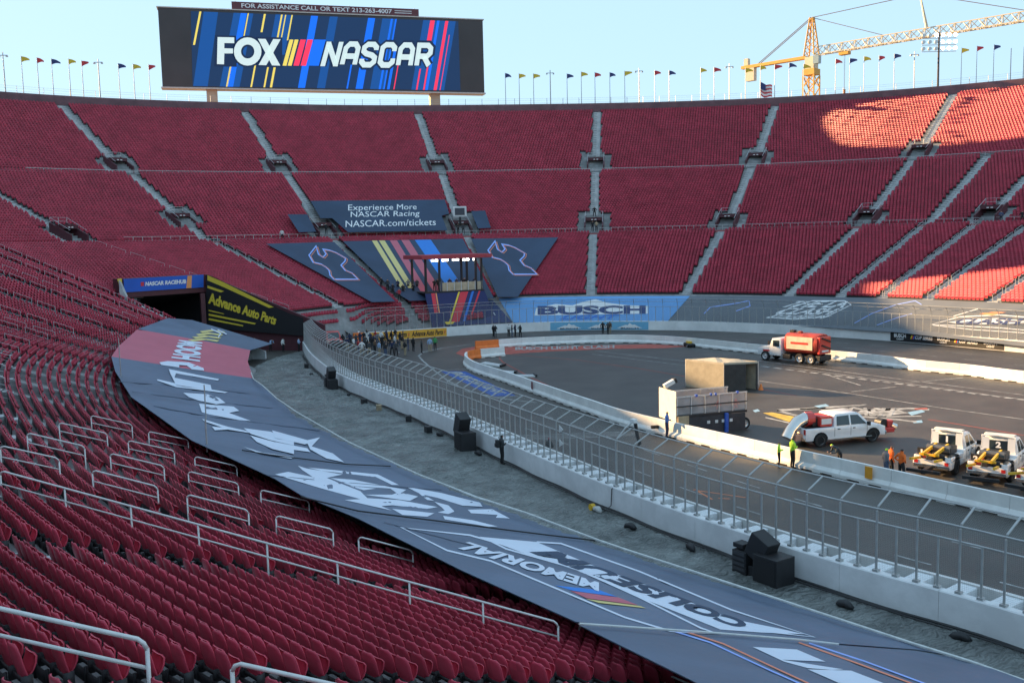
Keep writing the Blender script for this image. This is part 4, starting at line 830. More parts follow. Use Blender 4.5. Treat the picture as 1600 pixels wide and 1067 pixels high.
pr(b6, stroke([(1052, 985), (1110, 1003), (1200, 1045), (1290, 1085)], 2.4), NEON, NSp); pr(b6, stroke([(1068, 985), (1130, 1005), (1220, 1047), (1310, 1088)], 2.4), NEO2, NSp); pr(b6, stroke([(1248, 1003), (1330, 1032), (1460, 1080)], 2.4), NEO2, NSp); pr(b6, stroke([(1264, 1004), (1350, 1032), (1480, 1080)], 2.4), NEON, NSp)
for pts in ([(1176, 1010), (1245, 1014), (1290, 1033), (1222, 1030), (1318, 1045), (1300, 1046), (1262, 1043), (1225, 1033)], [(1262, 1045), (1330, 1047), (1382, 1067), (1400, 1076), (1310, 1066)], [(1300, 1060), (1370, 1066), (1450, 1095), (1380, 1090)]): pr(b6, poly2(pts), PALE, NSp)
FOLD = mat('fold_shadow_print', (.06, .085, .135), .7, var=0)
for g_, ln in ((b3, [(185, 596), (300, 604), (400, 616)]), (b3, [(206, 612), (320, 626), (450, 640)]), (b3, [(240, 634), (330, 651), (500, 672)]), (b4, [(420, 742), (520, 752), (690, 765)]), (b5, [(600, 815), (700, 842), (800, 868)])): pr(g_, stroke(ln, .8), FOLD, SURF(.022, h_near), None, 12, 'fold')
# pipes lying on the tarpaulin seams
for q, lab in (([(378, 703), (420, 710), (541, 725), (610, 728)], 'dark seam pole lying across the tarpaulins beside the brush lettering'), ([(470, 776), (560, 798), (680, 813), (780, 826), (860, 836), (930, 844)], 'dark seam pole lying across the tarpaulins below the CLASH lettering'), ([(905, 974), (980, 979), (1100, 987), (1250, 999), (1310, 1006)], 'pale seam pole lying across the tarpaulins at bottom right')):
    P = SURF(.10, h_near)(np.array([a for a, _ in q], float), np.array([b_ for _, b_ in q], float)); o = MB().tube([tuple(p) for p in P], .032, 6).build('seam_pole', STEELP if 'pale' in lab else BLACK); tag(o, lab, 'pole')
for x, y0, y1, lab in ((323, 655, 694, 'thin dark upright pole standing on the bend tarpaulin, lower one'), (322, 601, 655, 'thin dark upright pole standing on the bend tarpaulin, middle one'), (189, 528, 588, 'thin dark upright pole at the left end of the near tarpaulins')):
    P = NS(np.array([float(x)]), np.array([float(y1)]))[0]; o = MB().tube([(P[0], P[1], P[2]-.4), (P[0], P[1], z_at(x, y0, P))], .04, 6).build('upright_pole', FENCE); tag(o, lab, 'pole')
# ================================================================ tunnel mouth
def plane_surf(P0, n):
    P0 = np.array(P0, float); n = np.array(n, float)
    def f(x, y):
        d = ray(np.asarray(x, float), np.asarray(y, float)); s = ((P0-CAM)@n)/(d@n); return CAM+d*s[:, None]
    return f
tr_, tl_ = TUN0, TUN1; R0 = pt(tr_, 12.3); R1 = pt(tr_, -4.5); L0 = pt(tl_, 16.5); L1 = pt(tl_, -2.5); ztop = 9.4
tun = thing('tunnel', 'wide dark tunnel mouth with blue banner cut into the near left stand', 'tunnel', (*((R0+L0)/2), 0))
def vwall(name, a, b, za, zb, th, m, zb0=0.0, zb1=0.0):
    a = np.array(a); b = np.array(b); t = (b-a)/np.linalg.norm(b-a); n = np.array([-t[1], t[0]])*th
    return MB().add([(*a, zb0), (*b, zb1), (*b, zb), (*a, za), (*(a+n), zb0), (*(b+n), zb1), (*(b+n), zb), (*(a+n), za)], [(0, 1, 2, 3), (7, 6, 5, 4), (0, 4, 5, 1), (1, 5, 6, 2), (2, 6, 7, 3), (3, 7, 4, 0)]).build(name, m, tun, world=True)
vwall('right_wall', R0, R1, ztop, 3.2, .35 if True else 0, MAROON); 
_n219 = base_pt(tl_)[1]; _s219 = np.array([-_n219[1], _n219[0]]); lwp = [(16.5, 9.3), (15.7, 7.25), (13.5, 5.95), (11, 4.85), (8, 3.9), (4, 2.5), (-.6, .9)]
mb = MB(); vs_ = [(*(pt(tl_, D)+_s219*o_), z) for o_ in (-.02, .42) for D, z in lwp]+[(*(pt(tl_, D)+_s219*o_), 0) for o_ in (-.02, .42) for D, z in lwp]; n_ = len(lwp)
mb.add(vs_, [f for i in range(n_-1) for f in ((i, i+1, 2*n_+i+1, 2*n_+i), (n_+i, n_+i+1, 3*n_+i+1, 3*n_+i), (i, i+1, n_+i+1, n_+i))]+[(0, n_, 3*n_, 2*n_), (n_-1, 2*n_-1, 4*n_-1, 3*n_-1)]); mb.build('left_wall', CONCL, tun, world=True)
ax = (R0-L0); ax = np.array([ax[1], -ax[0]])/np.linalg.norm(ax)   # towards the field
if ax@(R1-R0) < 0: ax = -ax
hd = MB(); q = [(*L0, 7.2), (*R0, 7.2), (*R0, ztop), (*L0, ztop)]; hd.add(q+[(p[0]-ax[0]*1.5, p[1]-ax[1]*1.5, p[2]) for p in q], [(0, 1, 2, 3), (7, 6, 5, 4), (0, 4, 5, 1), (1, 5, 6, 2), (2, 6, 7, 3), (3, 7, 4, 0)]); hd.build('header_beam', MAROON, tun, world=True)
pf = L0*.0+ax; HS = plane_surf((*(R0+ax*.12), 8), (*ax, 0)); HSp = plane_surf((*(R0+ax*.15), 8), (*ax, 0)); TBL = mat('tunnel_banner_blue', (.015, .11, .52), .6, var=.08, scale=.4)
decal('blue_banner', poly2([(193, 436), (318, 429), (318, 449), (194, 457)]), HS, TBL, tun, None, step=20)
decal('lettering', place2(txt('NASCAR RACEHUB', .05, .1), 0, 0, 1, 1), HSp, WPR, tun, quadmap([(227, 440.5), (291, 436.5), (291, 443), (227, 447)]), nx=4); decal('banner_mark', poly2([(220, 441), (225, 440.6), (225, 447), (220, 447.4)]), HSp, RPR, tun, None); decal('banner_mark', poly2([(293, 431), (300, 430.6), (299, 450), (291, 450.5)]), HSp, OPR, tun, None)
decal('yellow_end_panel', poly2([(183, 436), (190, 435), (191, 448), (186, 445)]), HS, YPR, tun, None)
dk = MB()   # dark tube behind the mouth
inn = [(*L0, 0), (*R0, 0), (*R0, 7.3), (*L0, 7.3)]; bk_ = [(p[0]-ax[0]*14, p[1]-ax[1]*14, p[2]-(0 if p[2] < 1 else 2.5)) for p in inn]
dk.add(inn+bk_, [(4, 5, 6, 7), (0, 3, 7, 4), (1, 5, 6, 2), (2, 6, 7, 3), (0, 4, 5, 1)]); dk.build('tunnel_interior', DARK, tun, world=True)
MB().beam((*(R0+ax*.3-(R0-L0)/np.linalg.norm(R0-L0)*.8), 0), (*(R0+ax*.3-(R0-L0)/np.linalg.norm(R0-L0)*.8), 7.1), .55).build('column', MAROON, tun, world=True)
rn = (R1-R0)/np.linalg.norm(R1-R0); rn = np.array([-rn[1], rn[0]]); rn = rn if rn@(CAM[:2]-R0) > 0 else -rn
RS = plane_surf((*(R0+rn*.42), 5), (*rn, 0)); RSp = plane_surf((*(R0+rn*.45), 5), (*rn, 0))
decal('black_banner', poly2([(322, 429), (330, 431), (450, 489), (474, 497), (474, 525), (322, 512)]), RS, INK, tun, None, step=20)
for pts in ([(324, 430), (345, 439), (428, 480), (420, 481), (350, 449), (324, 438)], [(324, 446), (350, 455), (345, 457), (324, 450)], [(326, 490), (400, 505), (398, 507), (326, 493)], [(326, 497), (380, 508), (380, 510), (326, 500)], [(326, 484), (350, 490), (350, 491), (326, 486)]): decal('yellow_streak', poly2(pts), RSp, YPR, tun, None, step=20)
decal('lettering', place2(txt('Advance Auto Parts', .045, .1), 0, 0, 1, 1), RSp, YPR, tun, quadmap([(325, 456), (433, 494), (430, 508), (325, 474)]), nx=4)
# ================================================================ scoreboard
GLY = {'N': [[(0, -.1), (0, 1.1)], [(.02, 1.0), (.98, 0.0)], [(1, -.1), (1, 1.1)]], 'A': [[(0, 0), (0, .8), (.25, 1), (.75, 1), (1, .8), (1, 0)], [(0, .40), (1, .40)]], 'S': [[(1, .72), (1, .85), (.75, 1), (.25, 1), (0, .85), (0, .66), (.25, .54), (.75, .46), (1, .34), (1, .15), (.75, 0), (.25, 0), (0, .15), (0, .28)]], 'C': [[(1, .68), (1, .85), (.75, 1), (.25, 1), (0, .85), (0, .15), (.25, 0), (.75, 0), (1, .15), (1, .32)]], 'R': [[(0, 0), (0, 1), (.75, 1), (1, .85), (1, .62), (.75, .45), (0, .45)], [(.5, .45), (1, 0)]]}
def glyphs(s_, wl=.72, gap=.36, wd=.27):
    out = []; x = 0
    for ch in s_:
        for st in GLY[ch]:
            v, f = stroke([(x+a*wl, b_) for a, b_ in st], wd); v[:, 1] = np.clip(v[:, 1], -wd/2, 1+wd/2); out.append((v, f))
        x += wl+gap
    V, F = merge2(*out); lo = V.min(0); hi = V.max(0); return (V-lo)/(hi-lo), F
BL = at_depth(254, 137, 186); BR_ = at_depth(757, 145, 203); zb_, zt_ = 43.7, 58.6; bx_ = (BR_-BL)[:2]; Lb = np.linalg.norm(bx_); bx_ = bx_/Lb; bn_ = np.array([bx_[1], -bx_[0]]); bn_ = bn_ if bn_@(CAM[:2]-BL[:2]) > 0 else -bn_
sb = thing('scoreboard', 'huge video scoreboard showing FOX NASCAR on a blue screen above the rim', 'scoreboard', (BL[0], BL[1], 0))
def bpt(u, z, d=0.0): p = BL[:2]+bx_*u*Lb+bn_*d; return (p[0], p[1], z)
def bbox(u0, u1, z0, z1, d0, d1): return MB().add([bpt(u, z, d) for d in (d1, d0) for u, z in ((u0, z0), (u1, z0), (u1, z1), (u0, z1))], [(0, 1, 2, 3), (7, 6, 5, 4), (0, 4, 5, 1), (1, 5, 6, 2), (2, 6, 7, 3), (3, 7, 4, 0)])
bbox(0, 1, zb_, zt_, -2.6, 0).build('housing', mat('board_housing', (.055, .050, .052), .6, var=.12, scale=.2), sb, world=True)
bbox(-.004, 1.004, zb_-.25, zb_-.003, -2.7, .12).build('lower_trim', mat('board_trim', (.55, .52, .48), .5, var=.1), sb, world=True); bbox(-.004, 1.004, zt_+.003, zt_+.2, -2.7, .12).build('upper_trim', MATS['board_trim'], sb, world=True)
def led(name, c, e=1.0): return mat(name, c, .5, var=0, emit=e)
EX = .13
SCB = plane_surf((BL[0]+bn_[0]*.05, BL[1]+bn_[1]*.05, 50), (*bn_, 0))
def scs(d): return plane_surf((BL[0]+bn_[0]*d, BL[1]+bn_[1]*d, 50), (*bn_, 0))
scr = decal('screen', poly2([(298, 18), (716, 34), (719.5, 142), (301, 135)]), scs(.05), led('screen_navy', (.002, .022, .075), EX), sb, None, step=30)
sq = quadmap([(298, 18), (716, 34), (719.5, 142), (301, 135)])
CB, CM, CY, CRD = led('led_blue', (.0, .13, .75), EX), led('led_mid_blue', (.0, .06, .24), EX), led('led_yellow', (.75, .58, .10), EX), led('led_red', (.85, .03, .09), EX)
def band(u, wd, m, v0=0.0, v1=1.0, d=.07): sl_ = .056; decal('screen_stripe', poly2([(max(.002, u-sl_*(1-v0)), v0), (min(.998, max(.002, u-sl_*(1-v0))+wd), v0), (min(.998, u-sl_*(1-v1)+wd), v1), (max(.002, u-sl_*(1-v1)), v1)]), scs(d), m, sb, sq)
for u, wd, m, v0, v1 in ((.045, .05, CM, 0, 1), (.15, .07, CM, 0, 1), (.30, .06, CM, .45, 1), (.86, .13, CM, 0, 1), (.50, .03, CM, 0, 1), (.70, .05, CM, 0, 1)): band(u, wd, m, v0, v1, .06)
for u, wd, m, v0, v1 in ((.175, .022, CB, 0, 1), (.43, .026, CB, 0, 1), (.645, .027, CB, 0, 1), (.733, .008, CB, 0, 1), (.75, .006, CB, 0, 1), (.765, .010, CB, 0, .6), (.61, .006, CB, 0, .4), (.915, .010, CB, 0, 1), (.03, .007, CY, .55, 1), (.20, .004, CY, .6, 1), (.258, .007, CY, .75, 1), (.32, .006, CY, .62, 1), (.335, .004, CY, .6, 1), (.358, .005, CY, .65, 1), (.172, .006, CY, 0, .3), (.258, .006, CY, 0, .3), (.305, .006, CY, 0, .3), (.328, .008, CY, 0, .3), (.888, .018, CRD, .62, 1), (.906, .006, CRD, 0, .5), (.948, .012, CRD, 0, 1), (.972, .003, CRD, 0, .8), (.79, .004, CRD, 0, .35), (.878, .006, CRD, 0, .3)): band(u, wd, m, v0, v1)
WL = led('led_white', (.52, .62, .60), EX*1.05); NL = led('led_dark', (.0, .012, .05), EX)
fx = [[(340, 58.5), (366, 59), (366, 68), (350.5, 67.8), (350.5, 76), (364, 76.4), (364, 84), (350.5, 84), (350, 101), (339, 100.6)]]
th = np.linspace(0, 2*np.pi, 25)[:-1]; ov = stroke([(387+16*math.cos(a), 81+16.5*math.sin(a)) for a in th], 11, True)
xx = merge2(poly2([(403, 61), (415, 61.4), (438, 103), (425, 102.7)]), poly2([(427, 61.6), (438.5, 62), (416, 102.4), (404, 102)]))
def outline(sh, d, m): decal('screen_logo', sh, scs(d), m, sb, None)
outline(merge2(poly2([(336, 55.5), (369, 56.5), (370, 105), (335, 104)]), stroke([(387+16*math.cos(a), 81+16.5*math.sin(a)) for a in th], 17, True), poly2([(400, 58), (441, 59), (441, 106), (400, 105)])), .09, NL); outline(merge2(poly2(fx[0]), ov, xx), .11, WL)
for x, m in ((441.5, CY), (449.5, CY), (458.5, CRD), (469.5, CRD), (480, CB)): w_ = 6 if m is CY else 8.5 if m is CRD else 18; outline(poly2([(x, 103), (x+w_, 103.3), (x+w_+11, 62.6), (x+11, 62.3)]), .11, m)
nq = quadmap([(511, 64.5), (678, 67.5), (673, 107.5), (500, 105)]); N_ = glyphs('NASCAR'); Nb = glyphs('NASCAR', wd=.46); nb = quadmap([(509, 61), (682, 64), (676, 111), (496, 108.5)])
decal('screen_logo', Nb, scs(.09), NL, sb, nb); decal('screen_logo', N_, scs(.11), WL, sb, nq)
# assistance sign on top
u0, u1 = [(((bpx-CAM)[:2]@np.array([1, 0]))) for bpx in (BL, BR_)]
def u_of(x, y): p = SCB(np.array([float(x)]), np.array([float(y)]))[0]; return float((p[:2]-BL[:2])@bx_/Lb)
ua, ub = u_of(362, 12), u_of(655, 22); bbox(ua, ub, zt_+.35, zt_+1.75, -1.0, -.4).build('sign_panel', mat('sign_maroon', (.13, .035, .045), .6, var=.1), sb, world=True)
sgn = plane_surf((BL[0]-bn_[0]*.37, BL[1]-bn_[1]*.37, 50), (*bn_, 0))
def sgp(V):
    P = np.array([bpt(ua+(ub-ua)*x, zt_+.35+1.4*y, -.37) for x, y in V]); return np.stack(proj(P)[:2], -1)
decal('sign_lettering', place2(txt('FOR ASSISTANCE CALL OR TEXT 213-263-4007', .02), .05, .2, .85, .82), sgn, WPR, sb, sgp); decal('sign_lettering', place2(txt('standard message', .01), .87, .55, .96, .75), sgn, WPR, sb, sgp) if False else None
for v in (.3, .6): decal('sign_small_line', poly2([(.865, v), (.96, v), (.96, v+.09), (.865, v+.09)]), sgn, WPR, sb, sgp)
for f in np.linspace(.02, .98, 9): bbox(ua+(ub-ua)*f-.001, ua+(ub-ua)*f+.001, zt_+.2, zt_+2.0, -1.15, -1.02).build('sign_strut', FENCE, sb, world=True)
TAN = mat('tan_column', (.42, .33, .23), .7, var=.12, scale=.4)
for x in (331, 681):
    u = u_of(x, 146); bbox(u-.016, u+.016, 0, zb_-.25, -2.3, -.6).build('support_column', TAN, sb, world=True)
# ================================================================ flags, lamp posts, floodlights on the rim
POLE = mat('grey_pole', (.42, .43, .44), .5, .3, var=.1); FLC = {'y': mat('flag_yellow', (.72, .50, .04), .7), 'r': mat('flag_red', (.55, .04, .05), .7), 'n': mat('flag_navy', (.03, .045, .16), .7)}
CNM = {'y': 'yellow', 'r': 'red', 'n': 'dark blue'}
FL = [(40, 88, 'y'), (64, 90, 'r'), (87, 92, 'n'), (113, 92, 'y'), (134, 95, 'r'), (190, 99, 'n'), (214, 100, 'y'), (237, 101, 'r'), (791, 114, 'n'), (812, 115, 'y'), (835, 115, 'y'), (887, 115, 'n'), (909, 112, 'y'), (930, 113, 'r'), (953, 113, 'n'), (976, 111, 'y'), (1023, 110, 'r'), (1045, 110, 'n'), (1094, 106, 'y'), (1115, 105, 'r'), (1164, 106, 'y'), (1187, 102, 'y'), (1209, 101, 'r'), (1232, 98, 'n'), (1254, 100, 'y'), (1304, 92, 'r'), (1326, 91, 'n'), (1348, 88, 'y'), (1372, 87, 'r'), (1395, 84, 'n'), (1500, 75, 'y'), (1524, 72, 'r'), (1550, 70, 'n')]
def rim_pt(x):
    t = t_of_px(x, 3); p = pt(t, levels(t)[3]+.5); return p, t
def pennant(h, c, sd):
    rr = random.Random(sd); fl = MB(); L = rr.uniform(1.1, 1.5); dr = rr.uniform(.1, .5); N = 5; v = []
    for i in range(N+1):
        f = i/N; y = .12*math.sin(f*5+sd)*f; z0 = h-.1-dr*f*f*1.2; hh = .95*(1-.75*f); v += [(f*L, y, z0), (f*L, y, z0-hh), ]
    fl.add(v, [(2*i, 2*i+1, 2*i+3, 2*i+2) for i in range(N)]); return fl
fd = np.array([CR[0], CR[1]]); frz = math.atan2(fd[1], fd[0])
for i, (x, y, c) in enumerate(FL):
    p, t = rim_pt(x); h = z_at(x, y, p)-ZR
    side = 'left of the scoreboard' if x < 240 else 'between scoreboard and crane' if x < 1150 else 'near the crane' if x < 1290 else 'between crane and floodlights' if x < 1450 else 'right of the floodlights'
    k_ = [q for q in FL if q[2] == c and ((q[0] < 240) == (x < 240)) and ((q[0] < 1150) == (x < 1150)) and ((q[0] < 1290) == (x < 1290)) and ((q[0] < 1450) == (x < 1450))]; j_ = [q[0] for q in k_].index(x)
    ordn = ['first', 'second', 'third', 'fourth', 'fifth', 'sixth'][j_]
    lab = 'thin rim flagpole with '+CNM[c]+' pennant '+side+(', '+ordn+' from left' if len(k_) > 1 else '')
    g = thing('flagpole', lab, 'flagpole', (*p, ZR), frz, 'pennant poles along the rim'); MB().tube([(0, 0, 0), (0, 0, h)], [.075, .045], 6).build('pole', POLE, g); pennant(h, c, i).build('pennant', FLC[c], g)
for i, x in enumerate((1577, 1597)):
    p, t = rim_pt(x); g = MB().tube([(0, 0, 0), (0, 0, 5.6)], [.1, .07], 6).build('bare_pole', POLE); g.location = (*p, ZR); tag(g, ('bare grey pole at the right picture edge beside the last pennant', 'bare pole cut by the right picture edge')[i], 'pole')
for i, (x, y, lab) in enumerate(((11, 82, 'cross-armed lamp post at the far left of the rim'), (159, 93, 'cross-armed lamp post left of the scoreboard'), (861, 110, 'cross-armed lamp post just right of the scoreboard'), (998, 107, 'cross-armed lamp post in the middle of the far rim'), (1139, 100, 'cross-armed lamp post just left of the crane'), (1427, 81, 'cross-armed lamp post just left of the floodlights'))):
    p, t = rim_pt(x); h = z_at(x, y, p)-ZR; g = thing('lamp_post', lab, 'lamp post', (*p, ZR), frz, 'cross-armed lamp posts on the rim'); MB().tube([(0, 0, 0), (0, 0, h)], [.11, .08], 6).build('pole', FENCE, g); MB().box((0, 0, h-.55), (1.5, .09, .12)).build('cross_arm', FENCE, g)
    for sx in (-.65, .65): MB().box((sx, 0, h-.72), (.3, .3, .18)).build('lamp_head', FENCE, g)
p, t = rim_pt(1195); o = thing('hanging_flag', 'striped American flag flying on the rim left of the crane', 'flag', (*rim_pt(1187)[0], ZR), frz)
zf = z_at(1195, 128, p)-ZR; STR = [mat('flag_white', (.75, .72, .70), .7, var=.03), FLC['r']]
MB().tube([(.05, 0, 0), (.05, 0, zf+.3)], .05, 6).build('pole', POLE, o)
for r_ in range(7):
    m = MB(); N = 6; v = []
    for i in range(N+1):
        f = i/N; y_ = .2*math.sin(f*6); dz = -.9*f-.25*math.sin(f*5); a0 = zf-r_*.36*(1-.1*f)+dz; v += [(.08+2.2*f, y_, a0), (.08+2.2*f, y_, a0-.35*(1-.1*f))]
    m.add(v, [(2*i, 2*i+1, 2*i+3, 2*i+2) for i in range(N)]); m.build('stripe', STR[1-r_ % 2], o)
m = MB(); m.add([(.08, -.03, zf+.01), (1.0, -.16, zf-.55), (1.0, -.16, zf-1.75), (.08, -.03, zf-1.3)], [(0, 1, 2, 3)]); m.build('canton', FLC['n'], o)
# floodlight tower
p, t = rim_pt(1464); g = thing('floodlight_tower', 'dark floodlight mast with a grid of lamps, right half lit', 'floodlight', (*p, ZR), frz); ht = z_at(1464, 52, p)-ZR; hb = z_at(1464, 83, p)-ZR
MB().tube([(0, 0, 0), (0, 0, ht+.1)], [.19, .15], 8).build('mast', mat('dark_mast', (.05, .04, .04), .6), g)
wpx = np.linalg.norm(p-CAM[:2])/FPX; LIT = mat('lit_lamp', (1, .97, .9), .4, var=0, emit=6.0); UNL = mat('unlit_lamp', (.55, .58, .58), .25, .4, var=.1)
for r_ in range(3): MB().box((0, .0, hb+.2+(ht-hb)*r_/3), (48*wpx, .1, .1)).build('cross_bar', FENCE, g)
for r_ in range(3):
    for c_ in range(6):
        lx = (c_-2.5)*8.8*wpx; lz = hb+.45+(ht-hb)*(r_+.22)/3; lit = c_ >= 3 or (c_ == 2 and r_ == 2); L_ = thing('x', None, None); bpy.data.objects.remove(L_)
        hd_ = MB().cyl((lx, -.15, lz), .32, .4, 'y', 12).build('lamp_head', FENCE, g); mb = MB(); n_ = 14; mb.add([(lx+.29*math.cos(2*math.pi*k/n_), -.36, lz+.29*math.sin(2*math.pi*k/n_)) for k in range(n_)], [tuple(range(n_))]); mb.build('lens', LIT if lit else UNL, hd_)
# ================================================================ tower crane beyond the rim
CYL = mat('crane_yellow', (.62, .33, .05), .55, var=.12, scale=.5); CGR = mat('crane_cream', (.60, .52, .38), .55, var=.1); CBK = mat('crane_cable', (.10, .09, .10), .6)
M0 = at_depth(1268, 88, 260); J1 = at_depth(1600, 33, 222); jd = (J1-M0)[:2]; jd = jd/np.linalg.norm(jd); zj = float(M0[2]); rz_ = math.atan2(jd[1], jd[0])
cr = thing('tower_crane', 'yellow tower crane with long lattice jib behind the stadium rim', 'crane', (M0[0], M0[1], 0), rz_); px_m = 260/FPX
def lattice(mb, a, b, w_, h_, n, th_, tri=False):
    a = Vector(a); b = Vector(b); d = (b-a).normalized(); up = Vector((0, 0, 1)) if abs(d.z) < .9 else Vector((1, 0, 0)); sd = d.cross(up).normalized(); up = sd.cross(d).normalized()
    def cs(p): return [p+sd*w_/2, p-sd*w_/2, p+up*h_] if tri else [p+sd*w_/2+up*h_/2, p-sd*w_/2+up*h_/2, p-sd*w_/2-up*h_/2, p+sd*w_/2-up*h_/2]
    for q, r_ in zip(cs(a), cs(b)): mb.beam(q, r_, th_*1.4)
    K = len(cs(a))
    for i in range(n):
        P = cs(a.lerp(b, i/n)); Q = cs(a.lerp(b, (i+1)/n))
        for k in range(K): mb.beam(P[k], Q[(k+1) % K] if i % 2 else P[(k+1) % K], th_*.8); mb.beam(P[(k+1) % K], Q[k], th_)
    return mb
lattice(MB(), (0, 0, 0), (0, 0, zj-5.2), 3.2, 3.2, 18, .22).build('mast', CYL, cr); ztp = z_at(1268, 28, M0)
MB().box((0, 0, zj-4.3), (3.4, 3.4, 1.6)).build('turntable', CYL, cr); MB().box((0, 0, zj-1.9), (2.6, 2.6, 3.4)).build('slewing_tower', CGR, cr); MB().box((2.6, -1.8, zj-1.5), (1.6, 1.5, 2.1)).build('cab', mat('cab_glass', (.3, .38, .40), .2), cr)
mb = MB()
for sx, sy in ((-1, -1), (1, -1), (1, 1), (-1, 1)): mb.beam((sx*1.5, sy*1.5, zj), (sx*.4, sy*.4, ztp), .3)
for i in range(6):
    f = i/6; w1_, w2_ = 1.5-1.1*f, 1.5-1.1*(i+1)/6; za, zc = zj+(ztp-zj)*f, zj+(ztp-zj)*(i+1)/6
    for sx, sy, tx, ty in ((-1, -1, 1, -1), (1, -1, 1, 1), (1, 1, -1, 1), (-1, 1, -1, -1)): mb.beam((sx*w1_, sy*w1_, za), (tx*w2_, ty*w2_, zc), .16)
mb.build('tower_head', CYL, cr)
lattice(MB(), (1.5, 0, zj), (74, 0, zj), 1.9, 2.2, 40, .16, True).build('jib', CGR, cr)
MB().beam((-1.5, 0, zj-.2), (-21.5, 0, zj-.2), 1.6, .8).build('counter_jib', CYL, cr); MB().box((-18.6, 0, zj-2.4), (2.6, 1.5, 3.6)).build('counterweight', CGR, cr); MB().box((-20, 0, zj+1.2), (1.3, 1.2, 1.9)).build('winch_house', CGR, cr)
for a, b_ in (((0, .4, ztp), (-16, .4, zj+.3)), ((0, -.4, ztp), (-16, -.4, zj+.3)), ((0, 0, ztp), (20, 0, zj+2.2)), ((0, 0, ztp), (29, 0, ztp+.6)), ((29, 0, ztp+.6), (54, 0, zj+2.2))): MB().beam(a, b_, .16).build('pendant_line', CBK, cr)
mb = MB(); mb.beam((31, -.6, zj+2), (29, 0, ztp+.8), .3); mb.beam((31, .6, zj+2), (29, 0, ztp+.8), .3); mb.build('jib_strut', CGR, cr)
MB().box((9.5, 0, zj-.7), (2.6, 1.7, .8)).build('trolley', CYL, cr)
for y_ in (-.25, .25): MB().beam((9.5, y_, zj-1), (9.5, y_*.3, zj-10.2), .05).build('hoist_rope', CBK, cr)
MB().tube([(9.5, 0, zj-10), (9.5, 0, zj-12.5)], [.35, .3], 8).build('hook_block', mat('hook_brown', (.40, .13, .03), .6), cr)
# ================================================================ people
def make_body(pose):
    J = dict(pelvis=(0, 0, .95), spine=(0, 0, 1.15), chest=(0, 0, 1.34), neck=(0, .01, 1.49), head=(0, .03, 1.58), top=(0, .03, 1.69))
    for s, n in ((-1, 'l'), (1, 'r')):
        J.update({'sh'+n: (s*.175, 0, 1.41), 'el'+n: (s*.235, -.04, 1.14), 'wr'+n: (s*.235, .05, .91), 'ha'+n: (s*.23, .09, .81), 'hi'+n: (s*.09, 0, .91), 'kn'+n: (s*.10, .03, .50), 'an'+n: (s*.10, -.02, .09), 'to'+n: (s*.12, .14, .045)})
    J.update(pose); R = dict(pelvis=.135, spine=.125, chest=.14, neck=.058, head=.098, top=.075)
    for n in 'lr': R.update({'sh'+n: .072, 'el'+n: .047, 'wr'+n: .034, 'ha'+n: .042, 'hi'+n: .092, 'kn'+n: .062, 'an'+n: .045, 'to'+n: .038})
    E = [('pelvis', 'spine', 1), ('spine', 'chest', 1), ('chest', 'neck', 1), ('neck', 'head', 0), ('head', 'top', 4)]
    for n in 'lr': E += [('chest', 'sh'+n, 1), ('sh'+n, 'el'+n, 1), ('el'+n, 'wr'+n, 1), ('wr'+n, 'ha'+n, 0), ('pelvis', 'hi'+n, 2), ('hi'+n, 'kn'+n, 2), ('kn'+n, 'an'+n, 2), ('an'+n, 'to'+n, 3)]
    names = list(J); me = bpy.data.meshes.new('person'); me.from_pydata([J[k] for k in names], [(names.index(a), names.index(b)) for a, b, _ in E], [])
    o = bpy.data.objects.new('tmp', me); COL.objects.link(o); md = o.modifiers.new('s', 'SKIN'); md.use_smooth_shade = True
    for i, k in enumerate(names): sv = me.skin_vertices[0].data[i]; sv.radius = (R[k], R[k]*(.78 if k in ('chest', 'spine', 'pelvis') else 1)); sv.use_root = (k == 'pelvis')
    ms = o.modifiers.new('u', 'SUBSURF'); ms.levels = 1; ms.render_levels = 1
    bpy.context.view_layer.update(); dg = bpy.context.evaluated_depsgraph_get(); ev = bpy.data.meshes.new_from_object(o.evaluated_get(dg)); bpy.data.objects.remove(o)
    for q in range(5): ev.materials.append(MATS['white_paint'])
    seg_ = [(Vector(J[a]), Vector(J[b]), c, R[a]) for a, b, c in E]
    for p in ev.polygons:
        c = p.center; best = (9, 0)
        for a, b, k, r in seg_:
            d = b-a; t = max(0, min(1, (c-a).dot(d)/d.length_squared)); ds = (c-(a+d*t)).length-r*.6
            if ds < best[0]: best = (ds, k)
        k = best[1]
        if k == 4 or (k == 0 and c.z > J['head'][2]-.05): hd = Vector(J['head']); k = 4 if (c.z > hd.z+.055 or (c.y < hd.y-.02 and c.z > hd.z-.06)) else 0
        p.material_index = k; p.use_smooth = True
    z = min(v.co.z for v in ev.vertices)
    for v in ev.vertices: v.co.z -= z
    return ev
